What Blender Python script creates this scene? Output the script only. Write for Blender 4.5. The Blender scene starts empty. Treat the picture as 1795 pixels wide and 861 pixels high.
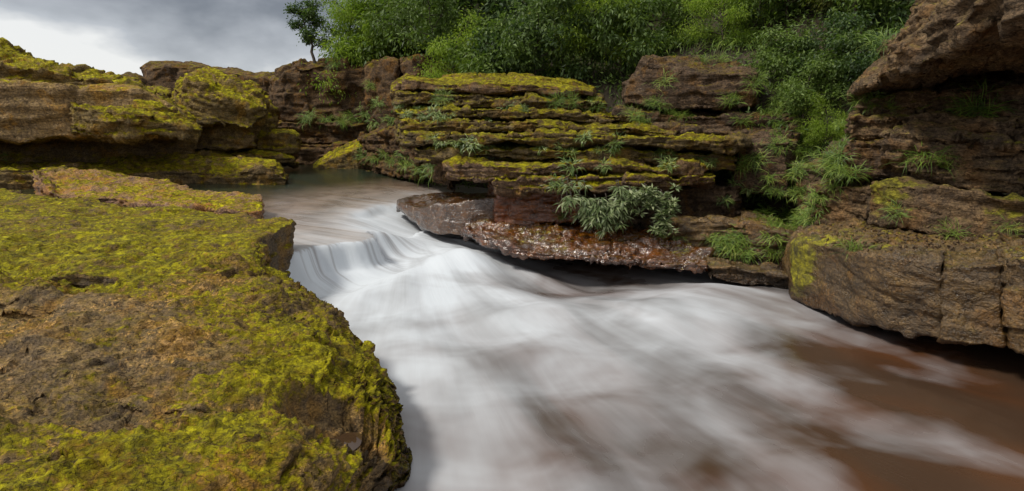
import bpy, bmesh, math, random
import numpy as np
from mathutils import Vector, Matrix, Euler

# ------------------------------------------------------------------ camera, sky, sun, exposure
sc = bpy.context.scene
COL = sc.collection
F, CU, CV, PITCH, CAMZ = 997.0, 897.5, 430.5, math.radians(12.0), 2.4
cam_d = bpy.data.cameras.new('camera'); cam = bpy.data.objects.new('camera', cam_d); COL.objects.link(cam)
cam_d.sensor_width = 36.0; cam_d.lens = 36.0*F/1795.0; cam_d.clip_start = 0.05; cam_d.clip_end = 2000
cam.location = (0, 0, CAMZ); cam.rotation_euler = (math.pi/2-PITCH, 0, 0)
sc.camera = cam

SUN_EL, SUN_AZ = math.radians(54), math.radians(-112)     # azimuth measured from +Y (view direction) towards +X
world = bpy.data.worlds.new('World'); sc.world = world; world.use_nodes = True
wn = world.node_tree; wn.nodes.clear()
def WN(t, **k):
    n = wn.nodes.new(t)
    for a, b in k.items(): setattr(n, a, b)
    return n
w_out = WN('ShaderNodeOutputWorld'); w_bg = WN('ShaderNodeBackground')
w_sky = WN('ShaderNodeTexSky', sky_type='NISHITA', sun_disc=False, sun_elevation=SUN_EL, sun_rotation=SUN_AZ)
w_tc = WN('ShaderNodeTexCoord'); w_map = WN('ShaderNodeMapping')
w_map.inputs['Location'].default_value = (8.18, 5.15, 7.79); w_map.inputs['Scale'].default_value = (1.0, 1.0, 2.2)
w_n1 = WN('ShaderNodeTexNoise'); w_n1.inputs['Scale'].default_value = 2.0; w_n1.inputs['Detail'].default_value = 6; w_n1.inputs['Roughness'].default_value = 0.52
w_n1.inputs['Distortion'].default_value = 0.15
w_r = WN('ShaderNodeValToRGB')
w_r.color_ramp.elements[0].position = 0.31; w_r.color_ramp.elements[0].color = (0.15, 0.16, 0.18, 1)
w_r.color_ramp.elements[1].position = 0.51; w_r.color_ramp.elements[1].color = (0.66, 0.66, 0.65, 1)
e = w_r.color_ramp.elements.new(0.45); e.color = (0.38, 0.395, 0.42, 1)
w_sm = WN('ShaderNodeMixRGB', blend_type='MULTIPLY'); w_sm.inputs[0].default_value = 1; w_sm.inputs[2].default_value = (0.10, 0.10, 0.10, 1)
w_mx = WN('ShaderNodeMixRGB'); w_mx.inputs[0].default_value = 0.9
L = wn.links.new
L(w_tc.outputs['Generated'], w_map.inputs[0]); L(w_map.outputs[0], w_n1.inputs['Vector']); L(w_n1.outputs['Fac'], w_r.inputs[0])
L(w_sky.outputs[0], w_sm.inputs[1]); L(w_sm.outputs[0], w_mx.inputs[1]); L(w_r.outputs[0], w_mx.inputs[2])
L(w_mx.outputs[0], w_bg.inputs[0]); w_bg.inputs[1].default_value = 0.70; L(w_bg.outputs[0], w_out.inputs[0])

sun_d = bpy.data.lights.new('sun', 'SUN'); sun_d.energy = 1.5; sun_d.angle = math.radians(11); sun_d.color = (1.0, 0.96, 0.88)
sun = bpy.data.objects.new('sun', sun_d); COL.objects.link(sun)
sd = Vector((math.sin(SUN_AZ)*math.cos(SUN_EL), math.cos(SUN_AZ)*math.cos(SUN_EL), math.sin(SUN_EL)))
sun.rotation_euler = sd.to_track_quat('Z', 'Y').to_euler()

vs = sc.view_settings; vs.view_transform = 'Standard'; vs.look = 'None'; vs.exposure = 0.95; vs.gamma = 1.0; vs.use_curve_mapping = False
sc.cycles.use_denoising = True
sc.cycles.max_bounces = 6; sc.cycles.diffuse_bounces = 3; sc.cycles.transparent_max_bounces = 6
sc.cycles.caustics_reflective = False; sc.cycles.caustics_refractive = False

# ------------------------------------------------------------------ helpers
CP, SP = math.cos(PITCH), math.sin(PITCH)
def ray(u, v):
    a = (u-CU)/F; b = -(v-CV)/F
    return np.array((a, CP+b*SP, -SP+b*CP))
def PY(u, v, y):
    d = ray(u, v); t = y/d[1]
    return np.array((d[0]*t, y, CAMZ+d[2]*t))
def PZ(u, v, z):
    d = ray(u, v); t = (z-CAMZ)/d[2]
    return np.array((d[0]*t, d[1]*t, z))

_rs = np.random.RandomState(7)
_perm = np.concatenate([_rs.permutation(256)]*3).astype(np.int32)
_grad = _rs.normal(size=(256, 3)); _grad /= np.linalg.norm(_grad, axis=1)[:, None]; _grad = _grad.astype(np.float32)
def pn(P):
    P = np.asarray(P, np.float32); I = np.floor(P).astype(np.int32); f = P-I; I &= 255
    w = f*f*f*(f*(f*6-15)+10); r = 0
    for dx in (0, 1):
        A = _perm[I[:, 0]+dx]; wx = w[:, 0] if dx else 1-w[:, 0]
        for dy in (0, 1):
            B = _perm[A+I[:, 1]+dy]; wy = w[:, 1] if dy else 1-w[:, 1]
            for dz in (0, 1):
                g = _grad[_perm[B+I[:, 2]+dz]]; wz = w[:, 2] if dz else 1-w[:, 2]
                r = r+wx*wy*wz*(g[:, 0]*(f[:, 0]-dx)+g[:, 1]*(f[:, 1]-dy)+g[:, 2]*(f[:, 2]-dz))
    return r*1.6
def fbm(P, o=3, g=0.5):
    r = 0; a = 1; P = np.asarray(P, np.float32)
    for i in range(o): r = r+a*pn(P*(2.03**i)+17.3*i); a *= g
    return r
def hsh(I):   # ints -> 0..1
    I = np.asarray(I).astype(np.int64)
    return ((I*2654435761+ (I*I % 65537)*40503) % 100003)/100003.0
def worley(P):
    I = np.floor(P).astype(np.int64); f1 = np.full(len(P), 9.0); f2 = f1.copy(); cid = np.zeros(len(P), np.int64)
    for dx in (-1, 0, 1):
        for dy in (-1, 0, 1):
            for dz in (-1, 0, 1):
                C = I+np.array((dx, dy, dz)); k = C[:, 0]*7349+C[:, 1]*9151+C[:, 2]*6131
                q = np.stack([hsh(k), hsh(k+911), hsh(k+4099)], 1)
                d = np.linalg.norm(C+0.1+0.8*q-P, axis=1)
                m = d < f1
                f2 = np.where(m, f1, np.minimum(f2, d)); cid = np.where(m, k, cid); f1 = np.where(m, d, f1)
    return f1, f2, cid
def sst(a, b, x):
    t = np.clip((x-a)/(b-a), 0, 1); return t*t*(3-2*t)

def tag(o, label=None, cat=None, group=None, kind=None):
    if label: o['label'] = label
    if cat: o['category'] = cat
    if group: o['group'] = group
    if kind: o['kind'] = kind
    return o
def empty(name, loc=(0, 0, 0)):
    o = bpy.data.objects.new(name, None); COL.objects.link(o); o.location = loc; o.empty_display_size = 0.2; return o
def link(name, me, mat, parent=None):
    o = bpy.data.objects.new(name, me); COL.objects.link(o)
    if mat is not None and not me.materials: me.materials.append(mat)
    if parent is not None: o.parent = parent; o.matrix_parent_inverse = Matrix.Translation(-parent.location)
    return o
def npmesh(name, V, faces, smooth=True):
    me = bpy.data.meshes.new(name); me.from_pydata([tuple(map(float, v)) for v in V], [], faces)
    if smooth: me.polygons.foreach_set('use_smooth', [True]*len(me.polygons))
    me.update(); return me
def quadmesh(name, V, Q):
    V = np.asarray(V, np.float32); Q = np.asarray(Q, np.int32); k = Q.shape[1]
    me = bpy.data.meshes.new(name); me.vertices.add(len(V)); me.vertices.foreach_set('co', V.ravel())
    me.loops.add(Q.size); me.loops.foreach_set('vertex_index', Q.ravel())
    me.polygons.add(len(Q)); me.polygons.foreach_set('loop_start', np.arange(0, Q.size, k, dtype=np.int32))
    me.polygons.foreach_set('use_smooth', np.ones(len(Q), bool))
    me.update(calc_edges=True); return me

# ------------------------------------------------------------------ materials
class NT:
    def __init__(s, name):
        s.m = bpy.data.materials.new(name); s.m.use_nodes = True; s.t = s.m.node_tree; s.t.nodes.clear()
        s.out = s.n('ShaderNodeOutputMaterial'); s.p = s.n('ShaderNodeBsdfPrincipled'); s.l(s.p.outputs[0], s.out.inputs[0])
    def n(s, t, **k):
        x = s.t.nodes.new(t)
        for a, b in k.items(): setattr(x, a, b)
        return x
    def l(s, a, b): s.t.links.new(a, b)
    def put(s, sock, v):
        if hasattr(v, 'is_linked') or hasattr(v, 'links'): s.l(v, sock)
        else: sock.default_value = v
    def pos(s, scale=(1, 1, 1), loc=(0, 0, 0), rot=(0, 0, 0), obj=False):
        m = s.n('ShaderNodeMapping'); m.inputs['Scale'].default_value = scale; m.inputs['Location'].default_value = loc; m.inputs['Rotation'].default_value = rot
        if obj: s.l(s.n('ShaderNodeTexCoord').outputs['Object'], m.inputs[0])
        else: s.l(s.n('ShaderNodeNewGeometry').outputs['Position'], m.inputs[0])
        return m.outputs[0]
    def noise(s, vec, scale, detail=4, rough=0.55, dist=0.0):
        x = s.n('ShaderNodeTexNoise'); s.l(vec, x.inputs['Vector'])
        x.inputs['Scale'].default_value = scale; x.inputs['Detail'].default_value = detail; x.inputs['Roughness'].default_value = rough; x.inputs['Distortion'].default_value = dist
        return x.outputs['Fac']
    def math(s, op, a, b=0.0, c=None):
        x = s.n('ShaderNodeMath', operation=op); s.put(x.inputs[0], a); s.put(x.inputs[1], b)
        if c is not None: s.put(x.inputs[2], c)
        return x.outputs[0]
    def rng(s, v, a, b, c=0.0, d=1.0):
        x = s.n('ShaderNodeMapRange', interpolation_type='SMOOTHSTEP'); s.put(x.inputs[0], v)
        for i, q in enumerate((a, b, c, d)): s.put(x.inputs[i+1], q)
        return x.outputs[0]
    def mix(s, f, a, b, mode='MIX'):
        x = s.n('ShaderNodeMixRGB', blend_type=mode); s.put(x.inputs[0], f)
        for i, q in ((1, a), (2, b)):
            if isinstance(q, tuple): x.inputs[i].default_value = (*q, 1)
            else: s.l(q, x.inputs[i])
        return x.outputs[0]
    def ramp(s, f, els):
        x = s.n('ShaderNodeValToRGB'); s.l(f, x.inputs[0]); cr = x.color_ramp
        cr.elements[0].position, cr.elements[0].color = els[0][0], (*els[0][1], 1)
        cr.elements[1].position, cr.elements[1].color = els[-1][0], (*els[-1][1], 1)
        for p, c in els[1:-1]: e = cr.elements.new(p); e.color = (*c, 1)
        return x.outputs[0]
    def bump(s, h, strength, dist, prev=None):
        b = s.n('ShaderNodeBump'); b.inputs['Strength'].default_value = strength; b.inputs['Distance'].default_value = dist
        s.l(h, b.inputs['Height'])
        if prev is not None: s.l(prev, b.inputs['Normal'])
        return b.outputs[0]

def rock_mat(name, a, b, c, moss=0.5, sb=0.7, lt=0.58, sat=1.2, mfreq=1.3, wl=0.0, moss_thr=0.5, wet=0.0, fine=1.0, light=(0.42, 0.33, 0.24), lich=0.3, bright=1.0, seed=0.0, streak=0.0, flow_bump=0.0):
    N = NT(name); S = (seed*3.7, seed*5.1, seed*2.3)
    P = N.pos(loc=S); PS = N.pos(scale=(0.7, 0.7, 5.5), loc=S); PV = N.pos(scale=(4.5, 4.5, 0.5), loc=S)
    nb = N.noise(P, 0.9, 3, 0.6); nm = N.noise(P, 4.0*fine, 5, 0.65, 0.4); nf = N.noise(P, 26*fine, 4, 0.7); ns = N.noise(PS, 2.2, 4, 0.65, 0.5)
    col = N.ramp(nm, [(0.30, a), (0.5, b), (0.68, c)])
    col = N.mix(N.rng(ns, 0.45, 0.68, 0, 0.65), col, N.ramp(nb, [(0.35, a), (0.6, tuple(0.55*x for x in b))]))
    col = N.mix(N.rng(nb, 0.40, 0.62, 0, 0.35), col, tuple(0.75*x+0.25*sum(b)/3*0.9 for x in a))
    col = N.mix(N.rng(N.noise(P, 2.1, 4, 0.6, 0.6), 0.50, 0.66, 0, 0.55), col, tuple(min(1, x*k) for x, k in zip(b, (1.5, 1.22, 0.8))))
    lm = N.math('MULTIPLY', N.rng(N.noise(P, 9*fine, 5, 0.7, 0.6), lt, lt+0.09), N.rng(N.noise(P, 1.7, 3), 0.46, 0.6))
    col = N.mix(N.math('MULTIPLY', lm, lich), col, light)
    if streak > 0:
        col = N.mix(N.rng(N.noise(PV, 1.6, 4, 0.6), 0.5, 0.66, 0, streak), col, tuple(0.3*x for x in a))
    col = N.mix(0.85 if wet < .5 else .35, col, N.mix(1.0, col, N.ramp(nf, [(0.30, (0.50, 0.49, 0.50)), (0.5, (1.0, 1.0, 1.0)), (0.68, (1.65, 1.6, 1.5))]), 'MULTIPLY'))
    geo = N.n('ShaderNodeNewGeometry'); sep = N.n('ShaderNodeSeparateXYZ'); N.l(geo.outputs['Normal'], sep.inputs[0])
    mf = None
    if moss > 0:
        m1 = N.noise(P, mfreq, 5, 0.65, 0.8); m2 = N.noise(P, 7*fine, 4, 0.72, 0.3)
        h = N.math('MULTIPLY_ADD', sep.outputs['Z'], 0.62, N.math('MULTIPLY_ADD', m1, 1.5, N.math('MULTIPLY', m2, 1.3)))
        h = N.math('ADD', h, N.n('ShaderNodeAttribute', attribute_name='moss_bias').outputs['Fac'])
        mf = N.rng(h, 2.16-0.56*moss, 2.48-0.56*moss, 0, 0.93)
        mv = N.noise(P, 8*fine, 5, 0.68, 0.3); mv2 = N.noise(P, 2.6, 4, 0.6, 0.5)
        mc = N.ramp(mv, [(0.30, (0.045, 0.039, 0.006)), (0.43, (0.15, 0.131, 0.011)), (0.56, (0.32, 0.285, 0.016)), (0.69, (0.50, 0.445, 0.04))])
        mc = N.mix(N.rng(mv2, 0.40, 0.66, 0, 0.75), mc, N.mix(1.0, mc, (0.50, 0.50, 0.6), 'MULTIPLY'))
        mc = N.mix(N.rng(N.noise(P, 3.6, 5, 0.65, 0.5), 0.50, 0.66, 0, 0.6), mc, (0.15, 0.095, 0.03))
        mc = N.mix(N.rng(N.noise(P, 2.3*fine, 5, 0.7, 0.8), 0.57, 0.66, 0, 0.75), mc, (0.040, 0.033, 0.018))
        film = N.rng(h, 1.80-0.56*moss, 2.32-0.56*moss, 0, 0.55)
        col = N.mix(film, col, N.mix(0.55, (0.135, 0.105, 0.022), N.mix(1.0, col, (1.1, 1.0, 0.5), 'MULTIPLY')))
        col = N.mix(mf, col, mc)
    col = N.mix(0.35, col, N.mix(1.0, col, N.ramp(nf, [(0.30, (0.6, 0.6, 0.6)), (0.68, (1.5, 1.5, 1.4))]), 'MULTIPLY'))
    hs = N.n('ShaderNodeHueSaturation'); hs.inputs['Saturation'].default_value = sat; hs.inputs['Value'].default_value = 1.06; N.l(col, hs.inputs['Color']); col = hs.outputs[0]
    if bright != 1.0: col = N.mix(1.0, col, (bright, bright, bright), 'MULTIPLY')
    N.l(col, N.p.inputs['Base Color'])
    wband = None
    if wl > 0:
        sp = N.n('ShaderNodeSeparateXYZ'); N.l(P0 := N.pos(), sp.inputs[0])
        wband = N.rng(N.math('MULTIPLY_ADD', N.noise(P0, 3.0, 3, 0.6), 0.30, N.math('SUBTRACT', sp.outputs['Z'], 0.15)), wl-0.18, wl, 1.0, 0.0)
        col = N.mix(wband, col, N.mix(1.0, col, (0.42, 0.38, 0.36), 'MULTIPLY')); N.l(col, N.p.inputs['Base Color'])
    if wet > 0:
        r = N.rng(N.noise(P, 3.0, 4, 0.6), 0.35, 0.65, 0.32-0.2*wet, 0.75-0.5*wet)
        if mf is not None: r = N.math('MAXIMUM', r, N.math('MULTIPLY', mf, 0.8))
        N.l(r, N.p.inputs['Roughness']); N.p.inputs['Specular IOR Level'].default_value = 0.5+0.4*wet*wet
    else:
        N.p.inputs['Roughness'].default_value = 0.88; N.p.inputs['Specular IOR Level'].default_value = 0.3
        if wband is not None: N.l(N.rng(wband, 0, 1, 0.88, 0.25), N.p.inputs['Roughness'])
    vo = N.n('ShaderNodeTexVoronoi', feature='DISTANCE_TO_EDGE'); vo.inputs['Scale'].default_value = 3.2*fine
    wv = N.n('ShaderNodeVectorMath', operation='ADD'); N.l(PS, wv.inputs[0])
    nc = N.n('ShaderNodeTexNoise'); N.l(P, nc.inputs['Vector']); nc.inputs['Scale'].default_value = 3.0; nc.inputs['Detail'].default_value = 4
    N.l(nc.outputs['Color'], wv.inputs[1]); N.l(wv.outputs[0], vo.inputs['Vector'])
    cr = N.rng(vo.outputs['Distance'], 0.0, 0.05)
    col2 = N.mix(1.0, col, N.mix(N.math('MULTIPLY', cr, 1.0), (0.45, 0.42, 0.40), (1.0, 1.0, 1.0)), 'MULTIPLY'); N.l(col2, N.p.inputs['Base Color'])
    bp = N.bump(ns, sb, 0.10/fine); bp = N.bump(nm, 0.9 if wet < .5 else .55, 0.10/fine, bp); bp = N.bump(cr, 0.45, 0.03/fine, bp); 
    if wet > 0.5:
        N.p.inputs['Coat Weight'].default_value = wet; N.p.inputs['Coat Roughness'].default_value = 0.07; N.l(bp, N.p.inputs['Coat Normal'])
    bp = N.bump(nf, 1.0 if wet < .5 else .15, 0.03/fine, bp)
    if mf is not None: bp = N.bump(N.math('MULTIPLY', mf, N.noise(P, 60*fine, 3, 0.7)), 0.45, 0.008/fine, bp)
    N.l(bp, N.p.inputs['Normal'])
    return N.m

BR1, BR2, BR3 = (0.060, 0.040, 0.028), (0.125, 0.078, 0.045), (0.22, 0.145, 0.085)
M = {}
M['fg'] = rock_mat('foreground_mossy_rock', (0.062, 0.046, 0.036), (0.19, 0.135, 0.078), (0.40, 0.28, 0.15), lt=0.52, moss=0.50, mfreq=0.85, wl=0.30, fine=2.2, lich=0.9, light=(0.50, 0.33, 0.18), seed=1)
M['ledge'] = rock_mat('mossy_ledge_rock', (0.055, 0.045, 0.040), (0.14, 0.10, 0.06), (0.25, 0.17, 0.10), moss=0.74, mfreq=0.8, fine=1.6, lich=0.5, seed=2)
M['pink'] = rock_mat('pink_ledge_rock', (0.10, 0.066, 0.058), (0.24, 0.155, 0.11), (0.34, 0.23, 0.16), moss=0.62, fine=1.5, lich=0.6, light=(0.4, 0.34, 0.32), bright=1.3, seed=3)
M['left'] = rock_mat('left_bank_rock', (0.08, 0.058, 0.036), (0.18, 0.13, 0.075), (0.28, 0.205, 0.12), moss=0.80, fine=0.9, lich=0.4, bright=1.3, seed=4, streak=0.35)
M['left_mossy'] = rock_mat('left_bank_mossy_rock', (0.075, 0.058, 0.036), (0.17, 0.125, 0.068), (0.26, 0.195, 0.11), moss=1.0, fine=0.9, lich=0.4, bright=1.3, seed=5)
M['tan'] = rock_mat('tan_face_rock', (0.14, 0.098, 0.058), (0.24, 0.17, 0.10), (0.33, 0.24, 0.15), moss=0.5, fine=0.8, lich=0.4, bright=1.3, seed=6, streak=0.4)
M['far'] = rock_mat('far_cliff_rock', (0.055, 0.038, 0.026), (0.125, 0.080, 0.048), (0.22, 0.145, 0.088), moss=0.36, fine=0.7, lich=0.5, light=(0.24, 0.19, 0.16), seed=7, streak=0.3)
M['layer'] = rock_mat('layered_outcrop_rock', (0.06, 0.046, 0.030), (0.135, 0.10, 0.058), (0.24, 0.185, 0.11), moss=0.84, fine=1.1, lich=0.4, seed=8)
M['layer_bright'] = rock_mat('bright_moss_layer_rock', (0.08, 0.052, 0.04), (0.17, 0.115, 0.08), (0.28, 0.20, 0.14), moss=0.95, fine=1.2, lich=0.6, light=(0.38, 0.31, 0.29), seed=9)
M['red'] = rock_mat('red_brown_wet_rock', (0.06, 0.022, 0.010), (0.16, 0.052, 0.018), (0.25, 0.095, 0.035), moss=0.0, sb=0.4, wet=0.6, fine=1.2, lich=0.2, seed=10)
M['wet'] = rock_mat('wet_slab_rock', (0.040, 0.018, 0.010), (0.11, 0.042, 0.015), (0.20, 0.085, 0.03), moss=0.1, sb=0.5, wet=0.95, fine=1.2, lich=0.35, light=(0.22, 0.16, 0.12), seed=11)
M['streamrock'] = rock_mat('smooth_wet_stream_rock', (0.040, 0.022, 0.014), (0.085, 0.044, 0.022), (0.15, 0.085, 0.045), moss=0.0, sb=0.15, wet=0.9, fine=0.9, lich=0.2, seed=15)
M['brown'] = rock_mat('brown_block_rock', (0.055, 0.039, 0.030), (0.11, 0.076, 0.052), (0.18, 0.125, 0.085), moss=0.18, fine=0.9, lich=0.3, light=(0.22, 0.18, 0.15), seed=12, streak=0.4)
M['right'] = rock_mat('right_cliff_rock', (0.065, 0.042, 0.026), (0.15, 0.095, 0.050), (0.25, 0.16, 0.08), moss=0.42, sat=0.98, fine=1.1, lich=0.6, light=(0.32, 0.20, 0.09), seed=13)
M['rightwet'] = rock_mat('right_base_wet_rock', (0.060, 0.038, 0.018), (0.14, 0.086, 0.038), (0.25, 0.155, 0.062), moss=0.26, sat=1.05, wl=0.30, sb=0.2, wet=0.48, fine=1.1, lich=0.35, light=(0.22, 0.12, 0.04), seed=14)

def simple_mat(name, col, rough=0.9, col2=None, scale=2.0):
    N = NT(name)
    if col2:
        N.l(N.ramp(N.noise(N.pos(), scale, 5, 0.65), [(0.35, col), (0.65, col2)]), N.p.inputs['Base Color'])
    else: N.p.inputs['Base Color'].default_value = (*col, 1)
    N.p.inputs['Roughness'].default_value = rough; return N.m
M['earth'] = simple_mat('earth', (0.022, 0.016, 0.010), 0.95, (0.06, 0.045, 0.022), 3.0)
M['bed'] = simple_mat('river_bed_stone', (0.05, 0.03, 0.02), 0.9, (0.11, 0.065, 0.04), 1.0)
M['bark'] = simple_mat('bark', (0.035, 0.026, 0.018), 0.9, (0.09, 0.07, 0.05), 12.0)

def leaf_mat(name, lo, mid, hi, rough=0.5, trans=0.25):
    N = NT(name)
    at = N.n('ShaderNodeAttribute', attribute_name='rnd'); oi = N.n('ShaderNodeObjectInfo')
    f = N.math('MULTIPLY_ADD', oi.outputs['Random'], 0.28, N.math('MULTIPLY', at.outputs['Fac'], 0.72))
    c = N.ramp(f, [(0.05, lo), (0.5, mid), (0.88, hi), (0.97, tuple(0.5*x+0.5*y for x, y in zip(hi, (0.36, 0.27, 0.10))))])
    c = N.mix(1.0, c, (1.08, 1.05, 1.0), 'MULTIPLY')
    N.l(c, N.p.inputs['Base Color']); N.p.inputs['Roughness'].default_value = rough; N.p.inputs['Specular IOR Level'].default_value = 0.35
    tr = N.n('ShaderNodeBsdfTranslucent'); N.l(N.mix(1.0, c, (1.1, 1.25, 0.6), 'MULTIPLY'), tr.inputs[0])
    mx = N.n('ShaderNodeMixShader'); mx.inputs[0].default_value = trans; N.l(N.p.outputs[0], mx.inputs[1]); N.l(tr.outputs[0], mx.inputs[2]); N.l(mx.outputs[0], N.out.inputs[0])
    return N.m
M['lf_bright'] = leaf_mat('bright_leaf', (0.10, 0.16, 0.018), (0.22, 0.32, 0.035), (0.36, 0.45, 0.07), trans=0.45)
M['lf_mid'] = leaf_mat('green_leaf', (0.045, 0.08, 0.02), (0.105, 0.165, 0.036), (0.21, 0.29, 0.065), trans=0.35)
M['lf_dark'] = leaf_mat('dark_leaf', (0.022, 0.045, 0.016), (0.065, 0.11, 0.034), (0.18, 0.25, 0.08), trans=0.4)
M['lf_blue'] = leaf_mat('grey_green_leaf', (0.04, 0.075, 0.016), (0.10, 0.155, 0.028), (0.28, 0.33, 0.11), 0.35, 0.15)
M['lf_bush'] = leaf_mat('bush_leaf', (0.06, 0.095, 0.03), (0.16, 0.21, 0.085), (0.42, 0.46, 0.28), 0.35, 0.2)
M['lf_grass'] = leaf_mat('grass_blade', (0.05, 0.10, 0.015), (0.12, 0.20, 0.022), (0.26, 0.34, 0.06))
M['lf_olive'] = leaf_mat('olive_leaf', (0.045, 0.06, 0.012), (0.11, 0.125, 0.022), (0.22, 0.22, 0.05))

# ------------------------------------------------------------------ rocks
def strip(st, cut=1.0):
    """stations (u, v_top_back, v_top_front, v_bottom, y_front, depth[, undercut]) -> crude closed loft"""
    V = []; Fc = []
    for s in st:
        u, vb, vf, vo, y, d = s[:6]; un = s[6] if len(s) > 6 else 0.15
        tf = PY(u, vf, y); bf = PY(u, vo, y+0.0); bm = bf.copy(); mid = (tf+bf)/2
        tb = PY(u, vb, y+d)
        k = (y+un)/y; bu = np.array((bf[0]*k, y+un, bf[2]-0.06*un))
        k2 = (y+d)/y; bb = np.array((bf[0]*k2, y+d, min(bu[2], tb[2]-0.3)))
        if cut < 1:
            tb = tf+(tb-tf)*cut; bb = bu+(bb-bu)*cut if d*cut > un else bb
        V += [tb, tf, bf, bu, bb]
    n = len(st); k = 5
    for i in range(n-1):
        for j in range(k):
            a = i*k+j; b = i*k+(j+1) % k
            Fc.append((a, b, b+k, a+k))
    Fc.append(tuple(range(k))[::-1]); Fc.append(tuple((n-1)*k+j for j in range(k)))
    return V, Fc
def grid_solid(G, zb, shrink=0.12):
    """rows of world points = top surface; bottom is dropped to zb and drawn in (undercut)"""
    R = len(G); C = len(G[0]); T = np.array(G, float).reshape(-1, 3); c = T.mean(0)
    B = T.copy(); B[:, :2] += (c[:2]-B[:, :2])*shrink; B[:, 2] = zb
    V = list(T)+list(B); n = R*C; Fc = []
    for r in range(R-1):
        for q in range(C-1):
            a = r*C+q; Fc.append((a, a+1, a+C+1, a+C)); Fc.append((n+a, n+a+C, n+a+C+1, n+a+1))
    per = [q for q in range(C)]+[r*C+C-1 for r in range(1, R)]+[(R-1)*C+q for q in range(C-2, -1, -1)]+[r*C for r in range(R-2, 0, -1)]
    for i, a in enumerate(per):
        b = per[(i+1) % len(per)]; Fc.append((b, a, n+a, n+b))
    return V, Fc

def voxelise(name, crude, vox, smooth):
    me = npmesh(name+'_c', crude[0], crude[1], False)
    bm = bmesh.new(); bm.from_mesh(me); bmesh.ops.recalc_face_normals(bm, faces=bm.faces); bm.to_mesh(me); bm.free()
    o = bpy.data.objects.new('tmp', me); COL.objects.link(o)
    r = o.modifiers.new('r', 'REMESH'); r.mode = 'VOXEL'; r.voxel_size = vox; r.adaptivity = 0
    if smooth:
        s = o.modifiers.new('s', 'SMOOTH'); s.factor = 0.5; s.iterations = smooth
    dg = bpy.context.evaluated_depsgraph_get()
    out = bpy.data.meshes.new_from_object(o.evaluated_get(dg))
    bpy.data.objects.remove(o); bpy.data.meshes.remove(me)
    out.name = name; return out
def getco(me):
    n = len(me.vertices); a = np.empty(n*3, np.float32); me.vertices.foreach_get('co', a); return a.reshape(-1, 3)
def getno(me):
    n = len(me.vertices); a = np.empty(n*3, np.float32); me.vertex_normals.foreach_get('vector', a); return a.reshape(-1, 3)
def setco(me, co):
    me.vertices.foreach_set('co', np.ascontiguousarray(co, np.float32).ravel()); me.update()

def displace(me, warp=0.10, wf=0.8, strata=0.06, T=0.14, dip=(0, 0), block=0.05, bs=(0.7, 0.7, 0.35), crack=0.03, flake=0.02, fine=0.012, ff=8.0, seed=0, carve=None):
    co = getco(me); S = np.array((seed*13.7, seed*7.9, seed*4.3), np.float32)
    Q = co*wf+S
    co = co+warp*np.stack([pn(Q), pn(Q+31.7), 0.6*pn(Q+63.1)], 1)+0.35*warp*np.stack([pn(Q*2.7), pn(Q*2.7+31.7), 0.5*pn(Q*2.7+63.1)], 1)
    setco(me, co); no = getno(me)
    if block > 0:
        wq = (co+0.12*np.stack([pn(co*1.7+S), pn(co*1.7+S+9), pn(co*1.7+S+19)], 1))/np.array(bs)+S
        f1, f2, cid = worley(wq)
        e = f2-f1
        dsp = block*(hsh(cid+5)-0.5)*2*sst(0.0, 0.14, e)-crack*(1-sst(0.0, 0.10, e))
        co = co+no*dsp[:, None]; setco(me, co); no = getno(me)
    if strata > 0:
        side = np.clip(1-np.abs(no[:, 2])*0.9, 0, 1)
        zz = (co[:, 2]+dip[0]*co[:, 0]+dip[1]*co[:, 1]+0.07*pn(co*np.array((0.8, 0.8, 0.3))+S))
        for t, am in ((T, strata), (T*0.37, strata*0.45)):
            w = zz/t+seed*1.7; w = w+0.45*pn(np.stack([w*0.8, 0*w, 0*w+seed], 1)); i = np.floor(w); f = w-i
            def prot(ii): return pn(np.stack([co[:, 0]*1.3+ii*7.7, co[:, 1]*1.3+ii*3.1, ii*1.37+0*ii], 1))+1.1*(hsh(ii.astype(np.int64)+50+int(seed))-0.5)
            p = prot(i); p2 = prot(i+1)
            pr = p+(p2-p)*sst(0.80, 1.0, f); g = np.exp(-((f-0.9)/0.10)**2)
            h = np.stack([no[:, 0], no[:, 1], 0.15*no[:, 2]], 1)
            co = co+h*(side*(am*pr-am*0.9*g))[:, None]
        setco(me, co); no = getno(me)
    if flake > 0:
        up = sst(0.3, 0.8, np.abs(no[:, 2]))
        for fq, am in ((1.0, 1.0), (2.6, 0.45)):
            n = fbm(co*np.array((0.9, 1.7, 0.6))*fq+S*fq, 4, 0.55)*5.0; i = np.floor(n); f = n-i
            st = (i+sst(0.78, 1.0, f)-n*0.35)
            co = co+no*(up*flake*am*st)[:, None]
        setco(me, co); no = getno(me)
    if carve: co = carve(co, no); setco(me, co); no = getno(me)
    if fine > 0:
        d = fine*fbm(co*np.array((ff, ff, ff*1.8))+S, 4, 0.6)
        rd = 1-np.abs(pn(co*np.array((ff*0.4, ff*0.4, ff*0.9))+S)); d = d+fine*1.2*(rd**3-0.4)
        co = co+no*d[:, None]; setco(me, co)
    me.polygons.foreach_set('use_smooth', np.ones(len(me.polygons), bool)); me.update()

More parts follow.
